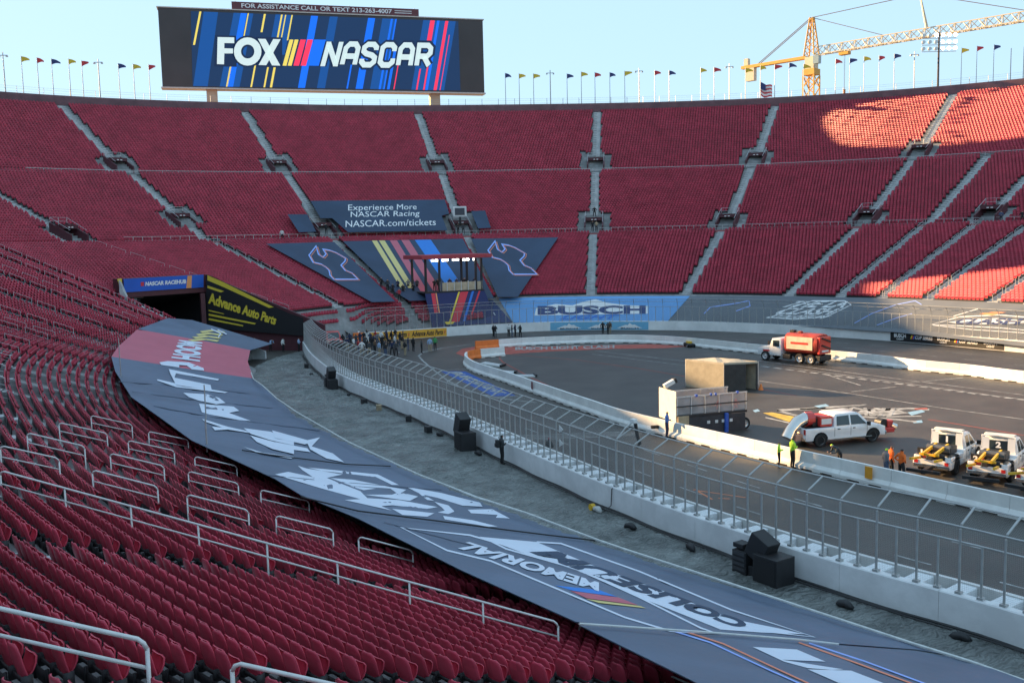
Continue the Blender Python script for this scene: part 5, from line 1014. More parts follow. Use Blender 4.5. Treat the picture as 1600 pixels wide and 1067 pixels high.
POSES = [make_body({}),
    make_body(dict(ell=(-.26, .02, 1.15), wrl=(-.06, .20, 1.16), hal=(.03, .22, 1.17), elr=(.26, .02, 1.15), wrr=(.06, .22, 1.20), har=(-.03, .22, 1.21))),
    make_body(dict(spine=(0, .08, 1.13), chest=(0, .25, 1.27), neck=(0, .37, 1.36), head=(0, .45, 1.40), top=(0, .52, 1.49), shl=(-.175, .28, 1.31), shr=(.175, .28, 1.31), ell=(-.22, .36, 1.05), elr=(.22, .36, 1.05), wrl=(-.16, .56, 1.04), wrr=(.16, .56, 1.04), hal=(-.12, .64, 1.04), har=(.12, .64, 1.04))),
    make_body(dict(knl=(-.09, .16, .52), anl=(-.09, .20, .10), tol=(-.1, .36, .06), knr=(.09, -.05, .50), anr=(.09, -.26, .12), tor=(.1, -.12, .045), ell=(-.24, -.14, 1.15), wrl=(-.23, -.08, .93), hal=(-.22, -.04, .84), elr=(.24, .08, 1.15), wrr=(.23, .22, .98), har=(.22, .28, .91))),
    make_body(dict(elr=(.24, .10, 1.22), wrr=(.14, .26, 1.42), har=(.08, .29, 1.50), ell=(-.24, .06, 1.2), wrl=(-.14, .24, 1.38), hal=(-.08, .28, 1.46))),
    make_body(dict(knl=(-.14, .04, .5), anl=(-.17, -.02, .09), tol=(-.21, .12, .045), knr=(.14, .04, .5), anr=(.17, -.02, .09), tor=(.21, .12, .045), ell=(-.33, -.1, 1.17), wrl=(-.18, .06, 1.02), hal=(-.14, .1, 1.0), elr=(.33, -.1, 1.17), wrr=(.18, .06, 1.02), har=(.14, .1, 1.0)))]
CLO = dict(black=(.015, .015, .017), navy=(.02, .03, .075), white=(.68, .68, .66), grey=(.18, .18, .19), khaki=(.36, .29, .19), blue=(.06, .15, .42), lightblue=(.30, .42, .60), red=(.42, .03, .04), orange=(.78, .15, .02), lime=(.45, .75, .05), green=(.05, .28, .09), denim=(.06, .09, .16), brown=(.12, .07, .04), charcoal=(.045, .05, .055))
CM_ = {k: mat('cloth_'+k, v, .85, var=.12, scale=8) for k, v in CLO.items()}
SKIN = [mat('skin_a', (.48, .28, .20), .6, var=.05), mat('skin_b', (.26, .14, .09), .6, var=.05)]; HAIR = [mat('hair_dark', (.02, .014, .01), .7), mat('hair_brown', (.10, .055, .03), .7)]; SHOE = mat('dark_shoe', (.03, .03, .03), .6); SHOEW = mat('white_shoe', (.6, .6, .6), .6)
PN = [0]
def person(loc, face, shirt, pants, pose, label, group=None, h=1.75, hat=None):
    PN[0] += 1; i = PN[0]; o = bpy.data.objects.new('person', POSES[pose]); COL.objects.link(o); o.location = [float(c) for c in loc]; o.rotation_euler = (0, 0, face); s = h/1.75; o.scale = (s*random.Random(i).uniform(1.05, 1.2), s*1.12, s)
    ms = [SKIN[i % 7 == 3], CM_[shirt], CM_[pants], SHOEW if i % 6 == 0 else SHOE, CM_[hat] if hat else HAIR[i % 3 == 0]]
    for k, m in enumerate(ms): o.material_slots[k].link = 'OBJECT'; o.material_slots[k].material = m
    return tag(o, label, 'person', group)
def gp(x, y, z=0.0): return bp(np.array(float(x)), np.array(float(y)), z)
def facing(P, Q): return math.atan2(Q[1]-P[1], Q[0]-P[0])-math.pi/2
# crowd at the end gate
CRD_ = [(536, 543, 'black', 'black'), (543, 549, 'navy', 'khaki'), (557, 544, 'charcoal', 'denim'), (569, 539, 'black', 'denim'), (577, 557, 'charcoal', 'khaki'), (584, 544, 'navy', 'grey'), (596, 539, 'white', 'black'), (603, 558, 'black', 'denim'), (619, 557, 'charcoal', 'black'), (638, 548, 'navy', 'denim'), (587, 536, 'red', 'black'), (573, 534, 'black', 'khaki'), (630, 538, 'brown', 'black'), (618, 534, 'black', 'grey'), (540, 536, 'black', 'denim'), (547, 541, 'navy', 'black'), (553, 548, 'white', 'khaki'), (560, 552, 'red', 'navy'), (549, 533, 'black', 'black'), (563, 540, 'navy', 'denim'), (566, 556, 'white', 'khaki'), (571, 546, 'charcoal', 'black'), (575, 552, 'black', 'black'), (579, 540, 'navy', 'black'), (582, 548, 'black', 'charcoal'), (586, 553, 'brown', 'black'), (590, 541, 'grey', 'denim'), (593, 557, 'lightblue', 'khaki'), (598, 546, 'black', 'black'), (601, 553, 'charcoal', 'denim'), (606, 541, 'navy', 'black'), (609, 550, 'black', 'grey'), (613, 555, 'navy', 'black'), (617, 545, 'white', 'denim'), (612, 537, 'black', 'black'), (622, 551, 'charcoal', 'grey'), (628, 546, 'black', 'khaki'), (633, 556, 'black', 'khaki'), (604, 535, 'navy', 'black'), (556, 530, 'orange', 'black'), (545, 528, 'orange', 'navy'), (561, 534, 'white', 'black'), (625, 540, 'black', 'denim')]
pos_w = lambda x, y: ('front' if y > 550 else 'middle' if y > 541 else 'back')+' '+('left' if x < 570 else 'centre' if x < 603 else 'right')
seen_ = {}
for i, (x, y, c, p_) in enumerate(CRD_):
    lab = 'person in '+c.replace('lightblue', 'light blue')+' top and '+p_+' trousers at '+pos_w(x, y)+' of the gate crowd'
    if lab in seen_: lab = 'person in '+c.replace('lightblue', 'light blue')+' top and '+p_+' trousers, also at '+pos_w(x, y)+' of the gate crowd'
    seen_[lab] = 1; person(gp(x, y), random.Random(i).uniform(-2.4, 1.6), c, p_, (0, 1, 5, 0, 3, 4)[i % 6], lab, 'crowd at the end gate', random.Random(i+50).uniform(1.68, 1.85))
for x, y, c, p_, po, fc, lab in ((646, 549, 'black', 'black', 0, .3, 'person all in black standing just right of the gate crowd'), (659, 552, 'charcoal', 'black', 1, -.6, 'person in charcoal top between the crowd and the white track line'), (672, 550, 'lightblue', 'khaki', 0, .9, 'person in light blue shirt beside the white track line'), (680, 548, 'green', 'black', 0, 1.2, 'person in green top at the right end of the gate crowd'),
    (771, 527, 'black', 'black', 0, 0, 'person in black, leftmost of the small group on the far track'), (774, 527.5, 'black', 'charcoal', 1, 1, 'person in black close beside the leftmost of the far track group'), (795, 526, 'white', 'black', 0, .4, 'person in white top in the small group on the far track'), (800, 527, 'black', 'denim', 1, -.5, 'person in black and denim in the middle of the far track group'), (805, 526, 'navy', 'black', 0, -.9, 'person in navy in the far track group, second from right'), (813, 527, 'black', 'black', 5, .2, 'person in black, rightmost of the small group on the far track'),
    (942, 522, 'black', 'black', 3, .8, 'person in black walking past the light blue wall banner, left one'), (950, 523, 'charcoal', 'black', 3, .8, 'person in charcoal walking past the light blue wall banner, middle one'), (953, 521.5, 'brown', 'khaki', 0, .4, 'person in brown beside the light blue wall banner, right one'),
    (1101, 515.5, 'black', 'black', 0, 2.6, 'person in black at the far wall, left of the pair'), (1110, 515, 'black', 'denim', 5, 2.9, 'person in black and denim at the far wall, right of the pair')):
    person(gp(x, y), fc, c, p_, po, lab)
# workers
hv = person(gp(1238, 731), facing((0, 0), (.3, 1)), 'lime', 'black', 1, 'worker in lime vest standing at the near inner barrier, taller one', None, 1.78); hv2 = person(gp(1217, 730), facing((0, 0), (.9, .8)), 'lime', 'black', 1, 'shorter worker in lime vest at the near inner barrier beside the blower', None, 1.5)
person(gp(1312, 733), facing((0, 0), (-.3, -1)), 'charcoal', 'black', 2, 'person with lime cap leaning on the near inner barrier from the infield', None, 1.7, 'lime')
person(gp(1384, 748), facing((0, 0), (.4, 1)), 'grey', 'denim', 0, 'person with grey shirt and lime cap beside the orange-clad workers', None, 1.72, 'lime'); person(gp(1392, 745), facing((0, 0), (.6, 1)), 'orange', 'black', 0, 'worker in orange jacket half hidden between two others', None, 1.75); person(gp(1408, 752), facing((0, 0), (.2, 1)), 'orange', 'black', 5, 'worker in orange jacket with hands on hips at the barrier', None, 1.8)
person(gp(1042, 684), facing((0, 0), (.8, .5)), 'blue', 'navy', 1, 'person in blue shirt standing at the barrier beside the media platform', None, 1.8)
person(gp(859, 728), facing((0, 0), (-.2, 1)), 'charcoal', 'black', 1, 'person with red cap on the track behind the near fence', None, 1.75, 'red')
P_ = NEARW.at(NEARW.px(799, .2))+NEARW.left(NEARW.px(799, .2))*.55; bpk = person((*P_, .02), facing((0, 0), -NEARW.left(NEARW.px(799, .2))), 'charcoal', 'black', 1, 'person with backpack standing at the near wall and looking at the track', None, 1.82)
f_ = bpk.rotation_euler[2]; mb = MB(); mb.box((0, 0, 0), (.32, .20, .46)); mb.box((0, -.12, -.08), (.24, .08, .24)); bk2 = mb.build('backpack', BLACK, None, bevel=.05); bk2.location = (P_[0]+math.sin(f_)*.25, P_[1]-math.cos(f_)*.25, 1.27); bk2.rotation_euler = (0, 0, f_); tag(bk2, 'black backpack worn by the person at the near wall', 'backpack')
for i, (x, y, c, lab) in enumerate(((926, 362, 'black', 'person in black in the centre portal above the lower walkway, left'), (932, 362, 'khaki', 'person in khaki top in the centre portal above the lower walkway'), (929, 339, 'black', 'person standing on top of the centre portal'), (510, 366, 'black', 'person in black inside the portal left of the tickets tarpaulin'), (716, 366, 'black', 'person in black below the white framed monitor, left'), (724, 366, 'charcoal', 'person in charcoal below the white framed monitor, right'), (441, 376, 'white', 'person in white leaning on the walkway rail left of the torch tarpaulin'), (1564, 349, 'denim', 'person in blue at the right portal beside the railing'), (1597, 349, 'black', 'person at the right picture edge on the lower walkway'))):
    t_, D_ = td(x, y, 0); P = hit(np.array([float(x)]), np.array([float(y)]), .05)[0]; person((P[0], P[1], P[2]), facing(P, CAM), c, 'black', (0, 1, 5)[i % 3], lab)
# people at the tunnel mouth
for i, (x, y, c) in enumerate(((398, 520, 'black'), (408, 521, 'lime'), (417, 519, 'lightblue'), (426, 521, 'white'), (437, 520, 'lightblue'), (382, 517, 'black'))):
    P = gp(x, y, .02); q = R0+(R1-R0)*(.35+.12*i)+rn*(1.2+.3*(i % 2)); person((*q, .02), facing(q, CAM)+.3*i, c, 'black', i % 3, 'person in '+{'lightblue': 'light blue'}.get(c, c)+' top before the black and yellow tunnel banner, '+['second', 'third', 'fourth', 'fifth', 'rightmost', 'leftmost'][i], 'people at the tunnel mouth')
# ================================================================ vehicles
TYRE = mat('tyre_rubber', (.018, .018, .019), .85, var=.15, scale=6); RIM = mat('wheel_rim', (.55, .55, .56), .35, .6, var=.08); GLASS = mat('dark_glass', (.03, .045, .05), .12, var=.05, spec=.7); CHR = mat('chrome', (.62, .60, .57), .18, .95, var=.05)
VW = mat('vehicle_white', (.76, .77, .78), .3, var=.04, coat=.3); VR = mat('vehicle_red', (.58, .05, .04), .35, var=.10, scale=2, coat=.2); VO = mat('tank_red', (.48, .055, .035), .5, var=.35, scale=1.6, stain=.3, sscale=1.2); VY = mat('boom_yellow', (.72, .42, .02), .45, var=.08); TL = mat('tail_light', (.45, .02, .02), .3); HL = mat('head_light', (.9, .8, .6), .2, var=0)
def wheel(g, x, y, r, w_=.26, name='wheel'):
    o = bpy.data.objects.new(name, None); COL.objects.link(o); o.parent = g; o.location = (x, y, r); o.empty_display_size = .2
    t = MB(); n = 20; prof = [(-w_/2, r*.62), (-w_/2, r*.93), (-w_*.36, r), (w_*.36, r), (w_/2, r*.93), (w_/2, r*.62)]
    vs_ = [(math.cos(2*math.pi*k/n)*q, yy, math.sin(2*math.pi*k/n)*q) for k in range(n) for yy, q in prof]; m = len(prof)
    t.add(vs_, [(k*m+j, k*m+j+1, ((k+1) % n)*m+j+1, ((k+1) % n)*m+j) for k in range(n) for j in range(m-1)]); smooth_by_angle(t.build('tyre', TYRE, o))
    rm = MB(); sg = 1 if y > 0 else -1; prof = [(sg*w_*.34, 0), (sg*w_*.40, r*.16), (sg*w_*.26, r*.30), (sg*w_*.30, r*.52), (sg*w_*.44, r*.63), (-sg*w_*.4, r*.63)]; m = len(prof); vs_ = [(math.cos(2*math.pi*k/n)*q, yy, math.sin(2*math.pi*k/n)*q) for k in range(n) for yy, q in prof]
    rm.add(vs_, [(k*m+j, k*m+j+1, ((k+1) % n)*m+j+1, ((k+1) % n)*m+j) for k in range(n) for j in range(m-1)]); rm.build('rim', RIM, o); return o
def arch_profile(x0, x1, z0, top, wheels, r):
    # lower body outline with wheel arches, top given left->right, returns closed polygon (x,z)
    P = [(x0, z0)]
    for wx in wheels:
        P += [(wx-r, z0)]+[(wx-r*math.cos(a), r*.98*math.sin(a)+z0*.2+.32) for a in np.linspace(.35, math.pi-.35, 7)]+[(wx+r, z0)]
    P += [(x1, z0)]; return P+top[::-1]
def loft_body(name, poly, hw, m, g, tumble=None, bevel=.04):
    # side outline extruded to width; points above the belt lean inwards (tumblehome)
    n = len(poly); vs_ = []
    for s in (-1, 1):
        for x, z in poly:
            k = hw if tumble is None or z < tumble[0] else hw-(z-tumble[0])*tumble[1]; vs_.append((x, s*k, z))
    mb = MB(); mb.add(vs_, [tuple(range(n)), tuple(range(2*n-1, n-1, -1))]+[(i, (i+1) % n, n+(i+1) % n, n+i) for i in range(n)]); o = mb.build(name, m, g, bevel=bevel); return smooth_by_angle(o, .5)
def side_glass(g, pts, hw, tumble, s, nm='window'):
    vs_ = []
    for d in (0.006, -.02):
        for x, z in pts: vs_.append((x, s*(hw-(z-tumble[0])*tumble[1]+d), z))
    n = len(pts); mb = MB(); mb.add(vs_, [tuple(range(n)), tuple(range(2*n-1, n-1, -1))]+[(i, (i+1) % n, n+(i+1) % n, n+i) for i in range(n)]); return mb.build(nm, GLASS, g)
def pickup(name, label, loc, rz, paint, group=None, crew=True, wb=3.6, cat='truck', bed=True, bz=1.16):
    g = thing(name, label, cat, loc, rz, group); r = .40; xr, xf = -wb/2, wb/2; hw = .97; tb = (1.14, .24)
    top = [(xr-1.05, bz), (xr+.95, bz), (xr+1.0, 1.15), (xf-.35, 1.14), (xf-.1, 1.17), (xf+.55, 1.08), (xf+.86, .95), (xf+.90, .62)]
    lower = arch_profile(xr-1.05, xf+.88, .42, top, (xr, xf), .52); loft_body('body', lower, hw, paint, g, None, .03)
    c0 = xr+.95 if crew else xr+1.45; c1 = xf-.15; cab = [(c0, 1.10), (c0+.10, 1.86), (c0+.25, 1.92), (c1-.95, 1.93), (c1-.75, 1.86), (c1, 1.12)]; loft_body('cab', cab, hw-.03, paint, g, tb, .04)
    for s in (-1, 1):
        a, b_ = c0+.16, (c0+c1)/2-.15
        side_glass(g, [(a+.03, 1.22), (a+.10, 1.78), (b_-.06, 1.80), (b_-.06, 1.22)], hw-.03, tb, s); side_glass(g, [(b_+.06, 1.22), (b_+.06, 1.80), (c1-.88, 1.78), (c1-.32, 1.22)], hw-.03, tb, s)
        for x in (b_, c0+.02, c1-.30): MB().box((x, s*(hw+.004), .86), (.018, .012, .56)).build('door_seam', BLACK, g)
        for x in (a+.16, b_+.22): MB().box((x, s*(hw+.02), 1.03), (.17, .03, .05)).build('door_handle', BLACK, g)
        MB().box((c1-.30, s*(hw+.16), 1.25), (.14, .22, .24)).build('mirror', BLACK, g, bevel=.02); MB().box((xr-1.06, s*(hw-.12), bz-.18), (.04, .17, .32)).build('tail_light', TL, g); MB().box((xf+.88, s*(hw-.2), .86), (.06, .3, .18)).build('head_light', HL, g)
        MB().box(((c0+c1)/2, s*(hw+.03), .44), (c1-c0, .12, .06)).build('running_board', CHR if paint is VW else BLACK, g)
        for x in (xr, xf): MB().cyl((x, s*(hw-.18), .62), .50, .34, 'y', 16).build('wheel_well', DARK, g)
    mb = MB(); mb.add([(c1-.02, -.74, 1.17), (c1-.02, .74, 1.17), (c1-.72, .66, 1.83), (c1-.72, -.66, 1.83)], [(0, 1, 2, 3)]); mb.v = [(v[0]+.03, v[1], v[2]) for v in mb.v]; mb.build('windscreen', GLASS, g)
    mb = MB(); mb.add([(c0+.01, -.66, 1.26), (c0+.01, .66, 1.26), (c0+.085, .62, 1.78), (c0+.085, -.62, 1.78)], [(0, 1, 2, 3)]); mb.v = [(v[0]-.03, v[1], v[2]) for v in mb.v]; mb.build('rear_window', GLASS, g)
    MB().box(((xr-1.0+c0)/2, 0, bz+.005), (c0-xr+.85, 1.6, .03)).build('bed_floor', BLACK, g)
    MB().box((xf+.93, 0, .55), (.16, 1.9, .22)).build('front_bumper', CHR if paint is VW else BLACK, g, bevel=.03); MB().box((xr-1.12, 0, .55), (.14, 1.86, .2)).build('rear_bumper', CHR, g, bevel=.03); MB().box((xf+.89, 0, .86), (.05, 1.15, .26)).build('grille', BLACK, g)
    for x in (xr, xf):
        for y_ in (-hw+.12, hw-.12): wheel(g, x, y_, r)
    return g
A0, A1 = gp(1281, 698), gp(1362, 690); hd_ = math.atan2(A1[1]-A0[1], A1[0]-A0[0]); lf = np.array([-math.sin(hd_), math.cos(hd_)]); c_ = (A0+A1)[:2]/2+lf*.85
jd_ = pickup('jet_dryer_truck', 'white crew cab pickup with silver blower pipe at its tail on the infield', (*c_, 0), hd_, VW, None, True, 3.75)
g = jd_; mb = MB(); P0 = Vector((-1.9, -.1, 1.75)); mb.tube([(-1.9, -.1, 1.60), (-2.45, -.1, 1.66), (-3.0, -.15, 1.45), (-3.45, -.2, 1.05), (-3.75, -.25, .55)], [.36, .40, .40, .37, .40], 14); smooth_by_angle(mb.build('blower_pipe', CHR, g))
MB().cyl((-2.2, -.1, 1.62), .44, .5, 'x', 16).build('blower_collar', VR, g); MB().box((-1.38, -.2, 1.52), (.85, 1.2, .62)).build('engine_box', VR, g, bevel=.03); mb = MB()
for i in range(9): mb.box((-.95+.12*(i % 5), -.7+.28*(i % 4), 1.5+.1*(i % 3)), (.2, .22, .34))
MB().box((-1.95, .1, 1.45), (.4, 1.2, .5)).build('pump_unit', BLACK, g, bevel=.05); MB().box((-3.1, 0, .62), (.6, 1.3, .4)).build('rear_carrier', mat('salmon_metal', (.60, .30, .20), .5), g, bevel=.05)
MB().box((-1.38, -.81, 1.52), (.7, .02, .34)).build('warning_plate', WHITE, g)
MB().box((3.15, -.1, .62), (.8, 1.5, .28)).build('front_frame', VR, g, bevel=.03); MB().cyl((3.05, -.2, .98), .30, .6, 'y', 14).build('front_engine', BLACK, g); MB().box((3.45, -.35, .95), (.42, .5, .42)).build('front_tank', VR, g, bevel=.04); MB().tube([(3.5, -.6, .9), (3.75, -.7, .75)], [.16, .2], 10).build('front_nozzle', CHR, g)
# tow trucks
GRL0 = mat('dark_gear', (.03, .03, .035), .6)
def tow(i, label, xa, ya, xb, yb):
    a, b_ = gp(xa, ya), gp(xb, yb); ax_ = (b_-a)[:2]; c0_ = (a+b_)[:2]/2; ax_ = ax_/np.linalg.norm(ax_); fw_ = np.array([-ax_[1], ax_[0]]); fw_ = fw_ if fw_@CF[:2] > 0 else -fw_
    rz = math.atan2(fw_[1], fw_[0]); g = pickup('tow_truck', label, (*(c0_+fw_*1.75), 0), rz, VW, 'white tow trucks', False, 3.5, 'truck', True, .84)
    for s in (-1, 1): MB().box((-1.75, s*.80, .92), (1.9, .32, .24)).build('side_locker', VW, g, bevel=.04)
    MB().box((-2.80, 0, .70), (.12, 1.9, .36)).build('tail_panel', VW, g, bevel=.02)
    for s in (-1, 1): MB().box((-2.87, s*.78, .74), (.03, .2, .16)).build('tail_lamp', TL, g); MB().box((-2.2, s*.80, 1.06), (.9, .2, .05)).build('chequer_plate', CHR, g)
    mb = MB(); mb.tube([(-.42, -.84, .9), (-.40, -.80, 2.02), (-.35, 0, 2.08), (-.40, .80, 2.02), (-.42, .84, .9)], .055, 6); mb.build('headache_rack', VW, g); MB().box((-.1, 0, 2.05), (.35, 1.5, .15)).build('light_bar', mat('light_bar', (.7, .68, .62), .3), g, bevel=.03)
    for s in (-1, 1): MB().box((-.42, s*.62, 1.5), (.05, .34, .9)).build('rack_plate', VW, g)
    MB().box((-1.25, 0, 1.18), (1.1, 1.25, .42)).build('winch_housing', BLACK, g, bevel=.05); MB().cyl((-1.75, 0, 1.3), .2, 1.2, 'y', 10).build('winch_drum', mat('drum_grey', (.12, .12, .12), .5, .4), g)
    for s in (-1, 1): MB().beam((-1.2, s*.30, 1.42), (-3.3, s*.30, 1.24), .10, .16).build('boom_side', VY, g); MB().beam((-2.9, s*.55, .95), (-4.2, s*.62, 1.12), .09, .12).build('yellow_strut', VY, g)
    MB().beam((-3.2, -.5, 1.22), (-3.2, .5, 1.22), .1).build('boom_head', VY, g); MB().beam((-2.8, 0, .5), (-4.1, 0, .46), .2).build('wheel_lift', BLACK, g); MB().box((-4.05, 0, .5), (.18, 1.7, .16)).build('cross_bar', BLACK, g)
    for q_, (x_, y_, z_) in enumerate(((-2.45, -.35, .98), (-2.4, .4, 1.0), (-2.1, 0, 1.0), (-2.75, .1, 1.02))): MB().box((x_, y_, z_), (.3, .34, .3)).build('gear_box', (BLACK, VR, BLACK, GRL0)[q_], g, bevel=.04)
    n_ = txt(str(i), .05); V, F = cut2(n_); V = np.c_[(V[:, 0]-.5)*(.42 if i == 1 else 1)+.5, V[:, 1]]; np_mesh('number', np.c_[np.full(len(V), -.46), -(V[:, 0]-.5)*.26, 1.42+V[:, 1]*.34], F[:, ::-1], WPR, g) if i < 3 else None
    np_mesh('number', np.c_[np.full(len(V), -2.52), -(V[:, 0]-.5)*.24+.62, 1.02+V[:, 1]*.3], F[:, ::-1], WPR, g) if i < 3 else None; MB().box((-2.45, .62, 1.17), (.1, .46, .46)).build('number_plate', BLACK, g) if i < 3 else None
    return g
tow(1, 'white tow truck with number 1 and yellow boom, left of the row', 1441, 734, 1491, 741); tow(2, 'white tow truck with number 2 and yellow boom, second in the row', 1522, 745, 1577, 752); tow(3, 'white tow truck cut off by the right picture edge', 1606, 760, 1660, 770)
# sweeper truck
a, b_ = gp(1196, 563), gp(1268, 570); h_ = math.atan2(a[1]-b_[1], a[0]-b_[0]); L_ = np.linalg.norm((a-b_)[:2]); sw = thing('sweeper_truck', 'red and white vacuum sweeper truck parked by the far inner barrier', 'truck', (*((a+b_)[:2]/2+np.array([-math.sin(h_), math.cos(h_)])*(-1.0 if np.array([-math.sin(h_), math.cos(h_)])@CF[:2] < 0 else 1.0)), 0), h_)
xf = L_/2; loft_body('hood', [(xf-.75, .55), (xf+1.0, .55), (xf+1.05, 1.25), (xf+.2, 1.5), (xf-.75, 1.6)], .92, VW, sw, None, .06); loft_body('cab', [(xf-1.9, .6), (xf-.5, .6), (xf-.5, 1.5), (xf-.85, 2.35), (xf-1.9, 2.4)], 1.05, VW, sw, None, .05)
for s in (-1, 1): MB().box((xf-1.3, s*1.06, 1.85), (.75, .02, .62)).build('window', GLASS, sw); MB().box((xf-.3, s*.95, 1.05), (1.3, .03, .16)).build('red_stripe', VR, sw); MB().box((xf-.65, s*1.35, 1.9), (.1, .2, .4)).build('mirror', BLACK, sw)
mb = MB(); mb.add([(xf-.50, -.9, 1.55), (xf-.50, .9, 1.55), (xf-.84, .85, 2.28), (xf-.84, -.85, 2.28)], [(0, 1, 2, 3)]); mb.v = [(v[0]+.02, v[1], v[2]) for v in mb.v]; mb.build('windscreen', GLASS, sw); MB().box((xf-2.6, 0, .75), (L_+.6, .9, .3)).build('chassis', BLACK, sw); xr = -L_/2
tk = MB(); n = 16; prof = [(xf-2.2, .95), (xf-2.35, 1.1), (xr-.3, 1.12), (xr-.6, 1.05)]
_c = lambda v: math.copysign(abs(v)**.55, v)
vs_ = [(x, r*_c(math.cos(2*math.pi*k/n)), 1.98+r*.92*_c(math.sin(2*math.pi*k/n))) for x, r in prof for k in range(n)]; tk.add(vs_, [(i*n+k, i*n+(k+1) % n, (i+1)*n+(k+1) % n, (i+1)*n+k) for i in range(3) for k in range(n)]+[tuple(range(n)), tuple(range(3*n, 4*n))[::-1]]); smooth_by_angle(tk.build('tank', VO, sw)); 
CRM = mat('cream_panel', (.66, .52, .40), .5, var=.15, scale=2)
for s in (-1, 1): MB().box(((xf-2.4+xr-.3)/2, s*1.12, 2.05), (abs(xf-2.4-xr+.3)*.9, .03, 1.25)).build('side_panel', CRM, sw); MB().box(((xf-2.4+xr-.3)/2, s*1.14, 2.05), (abs(xf-2.4-xr+.3)*.6, .03, .22)).build('red_lettering_band', VR, sw)
for x in (xf-2.75, xf-3.05): MB().tube([(x, -1.0, .8), (x, -1.18, 1.6), (x-.1, -1.0, 2.6), (x, -.5, 3.0)], .11, 8).build('suction_hose', BLACK, sw)
MB().box((xf-2.6, 0, 3.05), (.5, .5, .35)).build('top_hatch', BLACK, sw, bevel=.04); MB().box((xf-3.6, .2, 3.02), (.35, .35, .3)).build('top_hatch', VO, sw, bevel=.04); MB().box((xr-.75, 0, 1.9), (.3, 1.9, 1.7)).build('rear_door', VR, sw, bevel=.06)
for z in (1.5, 2.2): MB().beam((xr-.95, -.8, z), (xr-.95, .7, z+.45), .14).build('door_arm', BLACK, sw)
MB().box((xr-.93, .1, 1.35), (.04, 1.1, .16)).build('rear_plate', WHITE, sw); MB().box((xr-.7, 0, .65), (.5, 2.0, .5)).build('rear_brush_guard', BLACK, sw, bevel=.05); MB().box((.1, -.95, .6), (.9, .4, .5)).build('side_locker', BLACK, sw, bevel=.04); MB().box((.1, .95, .6), (.9, .4, .5)).build('side_locker', BLACK, sw, bevel=.04)
for x in (xf, xr+1.35, xr+.1):
    for y_ in (-.95, .95): wheel(sw, x, y_, .50, .32)
# red pickup in the gate
rp = gp(520, 541); rdp = pickup('red_pickup', 'red pickup truck driving out of the end gate behind the crowd', (*rp[:2], 0), math.atan2(CAM[1]-rp[1], CAM[0]-rp[0])+.10, VR, None, True, 3.5)
# ---- media platform trailer
a, b_ = gp(1100, 678), gp(1162, 673); 
pa, pb_ = gp(1058, 682), gp(1168, 671); dx_ = (pb_-pa)[:2]; Lp = np.linalg.norm(dx_); rz = math.atan2(dx_[1], dx_[0]); pl = thing('media_platform', 'raised media platform trailer with mesh panels and black skirts by the barrier', 'trailer', (*((pa+pb_)[:2]/2+np.array([-math.sin(rz), math.cos(rz)])*1.25), 0), rz)
zt = z_at(1100, 612, pl.location); zd = z_at(1100, 642, pl.location); hx = Lp/2; PWH = mat('platform_print', (.55, .50, .44), .6, var=.15, scale=2); VINYL = mat('black_vinyl', (.035, .035, .042), .6, var=.2, scale=2, bump=.3, bscale=5); BLUEP = mat('blue_pad_vinyl', (.03, .10, .45), .5)
MB().box((0, 0, zd), (2*hx, 2.4, .16)).build('deck', BLACK, pl)
for s in (-1, 1):
    for x in np.linspace(-hx+.06, hx-.06, 6): MB().beam((x, s*1.17, zd+.08), (x, s*1.17, zt), .06).build('rail_post', STEEL, pl)
    for z in (zt-.02, zd+(zt-zd)*.5): MB().beam((-hx, s*1.17, z), (hx, s*1.17, z), .07).build('rail', STEEL if z > zt-.1 else BLACK, pl)
    MB().box((0, s*1.14, (zd+zt)/2+.03), (2*hx-.1, .015, (zt-zd)-.2)).build('mesh_panel', mat('platform_mesh', (.42, .38, .37), .7, var=.2, scale=1.5, alpha=.6), pl)
    MB().box((.1, s*1.19, zd-.75), (2*hx-.5, .05, 1.3)).build('skirt', VINYL, pl)
    for x in (.75, 2.1): V, F = cut2(merge2(stroke([(-.3, 0), (0, .55), (.3, 0)], .09), stroke([(0, .5), (-.12, -.4)], .07), stroke([(0, .5), (.12, -.4)], .07))); np_mesh('printed_emblem', np.c_[x-.3+V[:, 0]*.8, np.full(len(V), s*1.16), zd+.25+(V[:, 1]+.4)*.62], F if s < 0 else F[:, ::-1], mat('emblem_red', (.55, .25, .22), .7), pl)
MB().box((-hx+.0, 0, (zd+zt)/2), (.05, 2.3, (zt-zd)+.7)).build('end_panel', mat('end_print', (.70, .64, .52), .6, var=.08), pl, bevel=.01)
for i, (x, w_) in enumerate(((-hx*.45, .16), (-.1, .1), (.25, .1), (hx*.72, .14))): MB().box((x, -1.17, zt), (w_, .14, .16)).build('blue_clamp', BLUEP, pl)
MB().box((hx*.38, -1.29, zd-.75), (.26, .2, 1.5)).build('blue_pad', BLUEP, pl, bevel=.05); MB().box((-hx+.45, -1.2, .75), (.8, .2, 1.1)).build('cable_crate', mat('plywood', (.45, .33, .2), .7, var=.2), pl)
for x in (-.6, .0, .5, 1.1): MB().box((x+.3, -1.23, .75), (.22, .03, .2)).build('white_hand_print', WHITE, pl, bevel=.01)
for x in (-.45, hx-.15):
    for s in (-1, 1): wheel(pl, x, s*1.05, .42, .26)
MB().beam((-hx-1.2, 0, .5), (hx, 0, .5), .2).build('chassis', BLACK, pl)
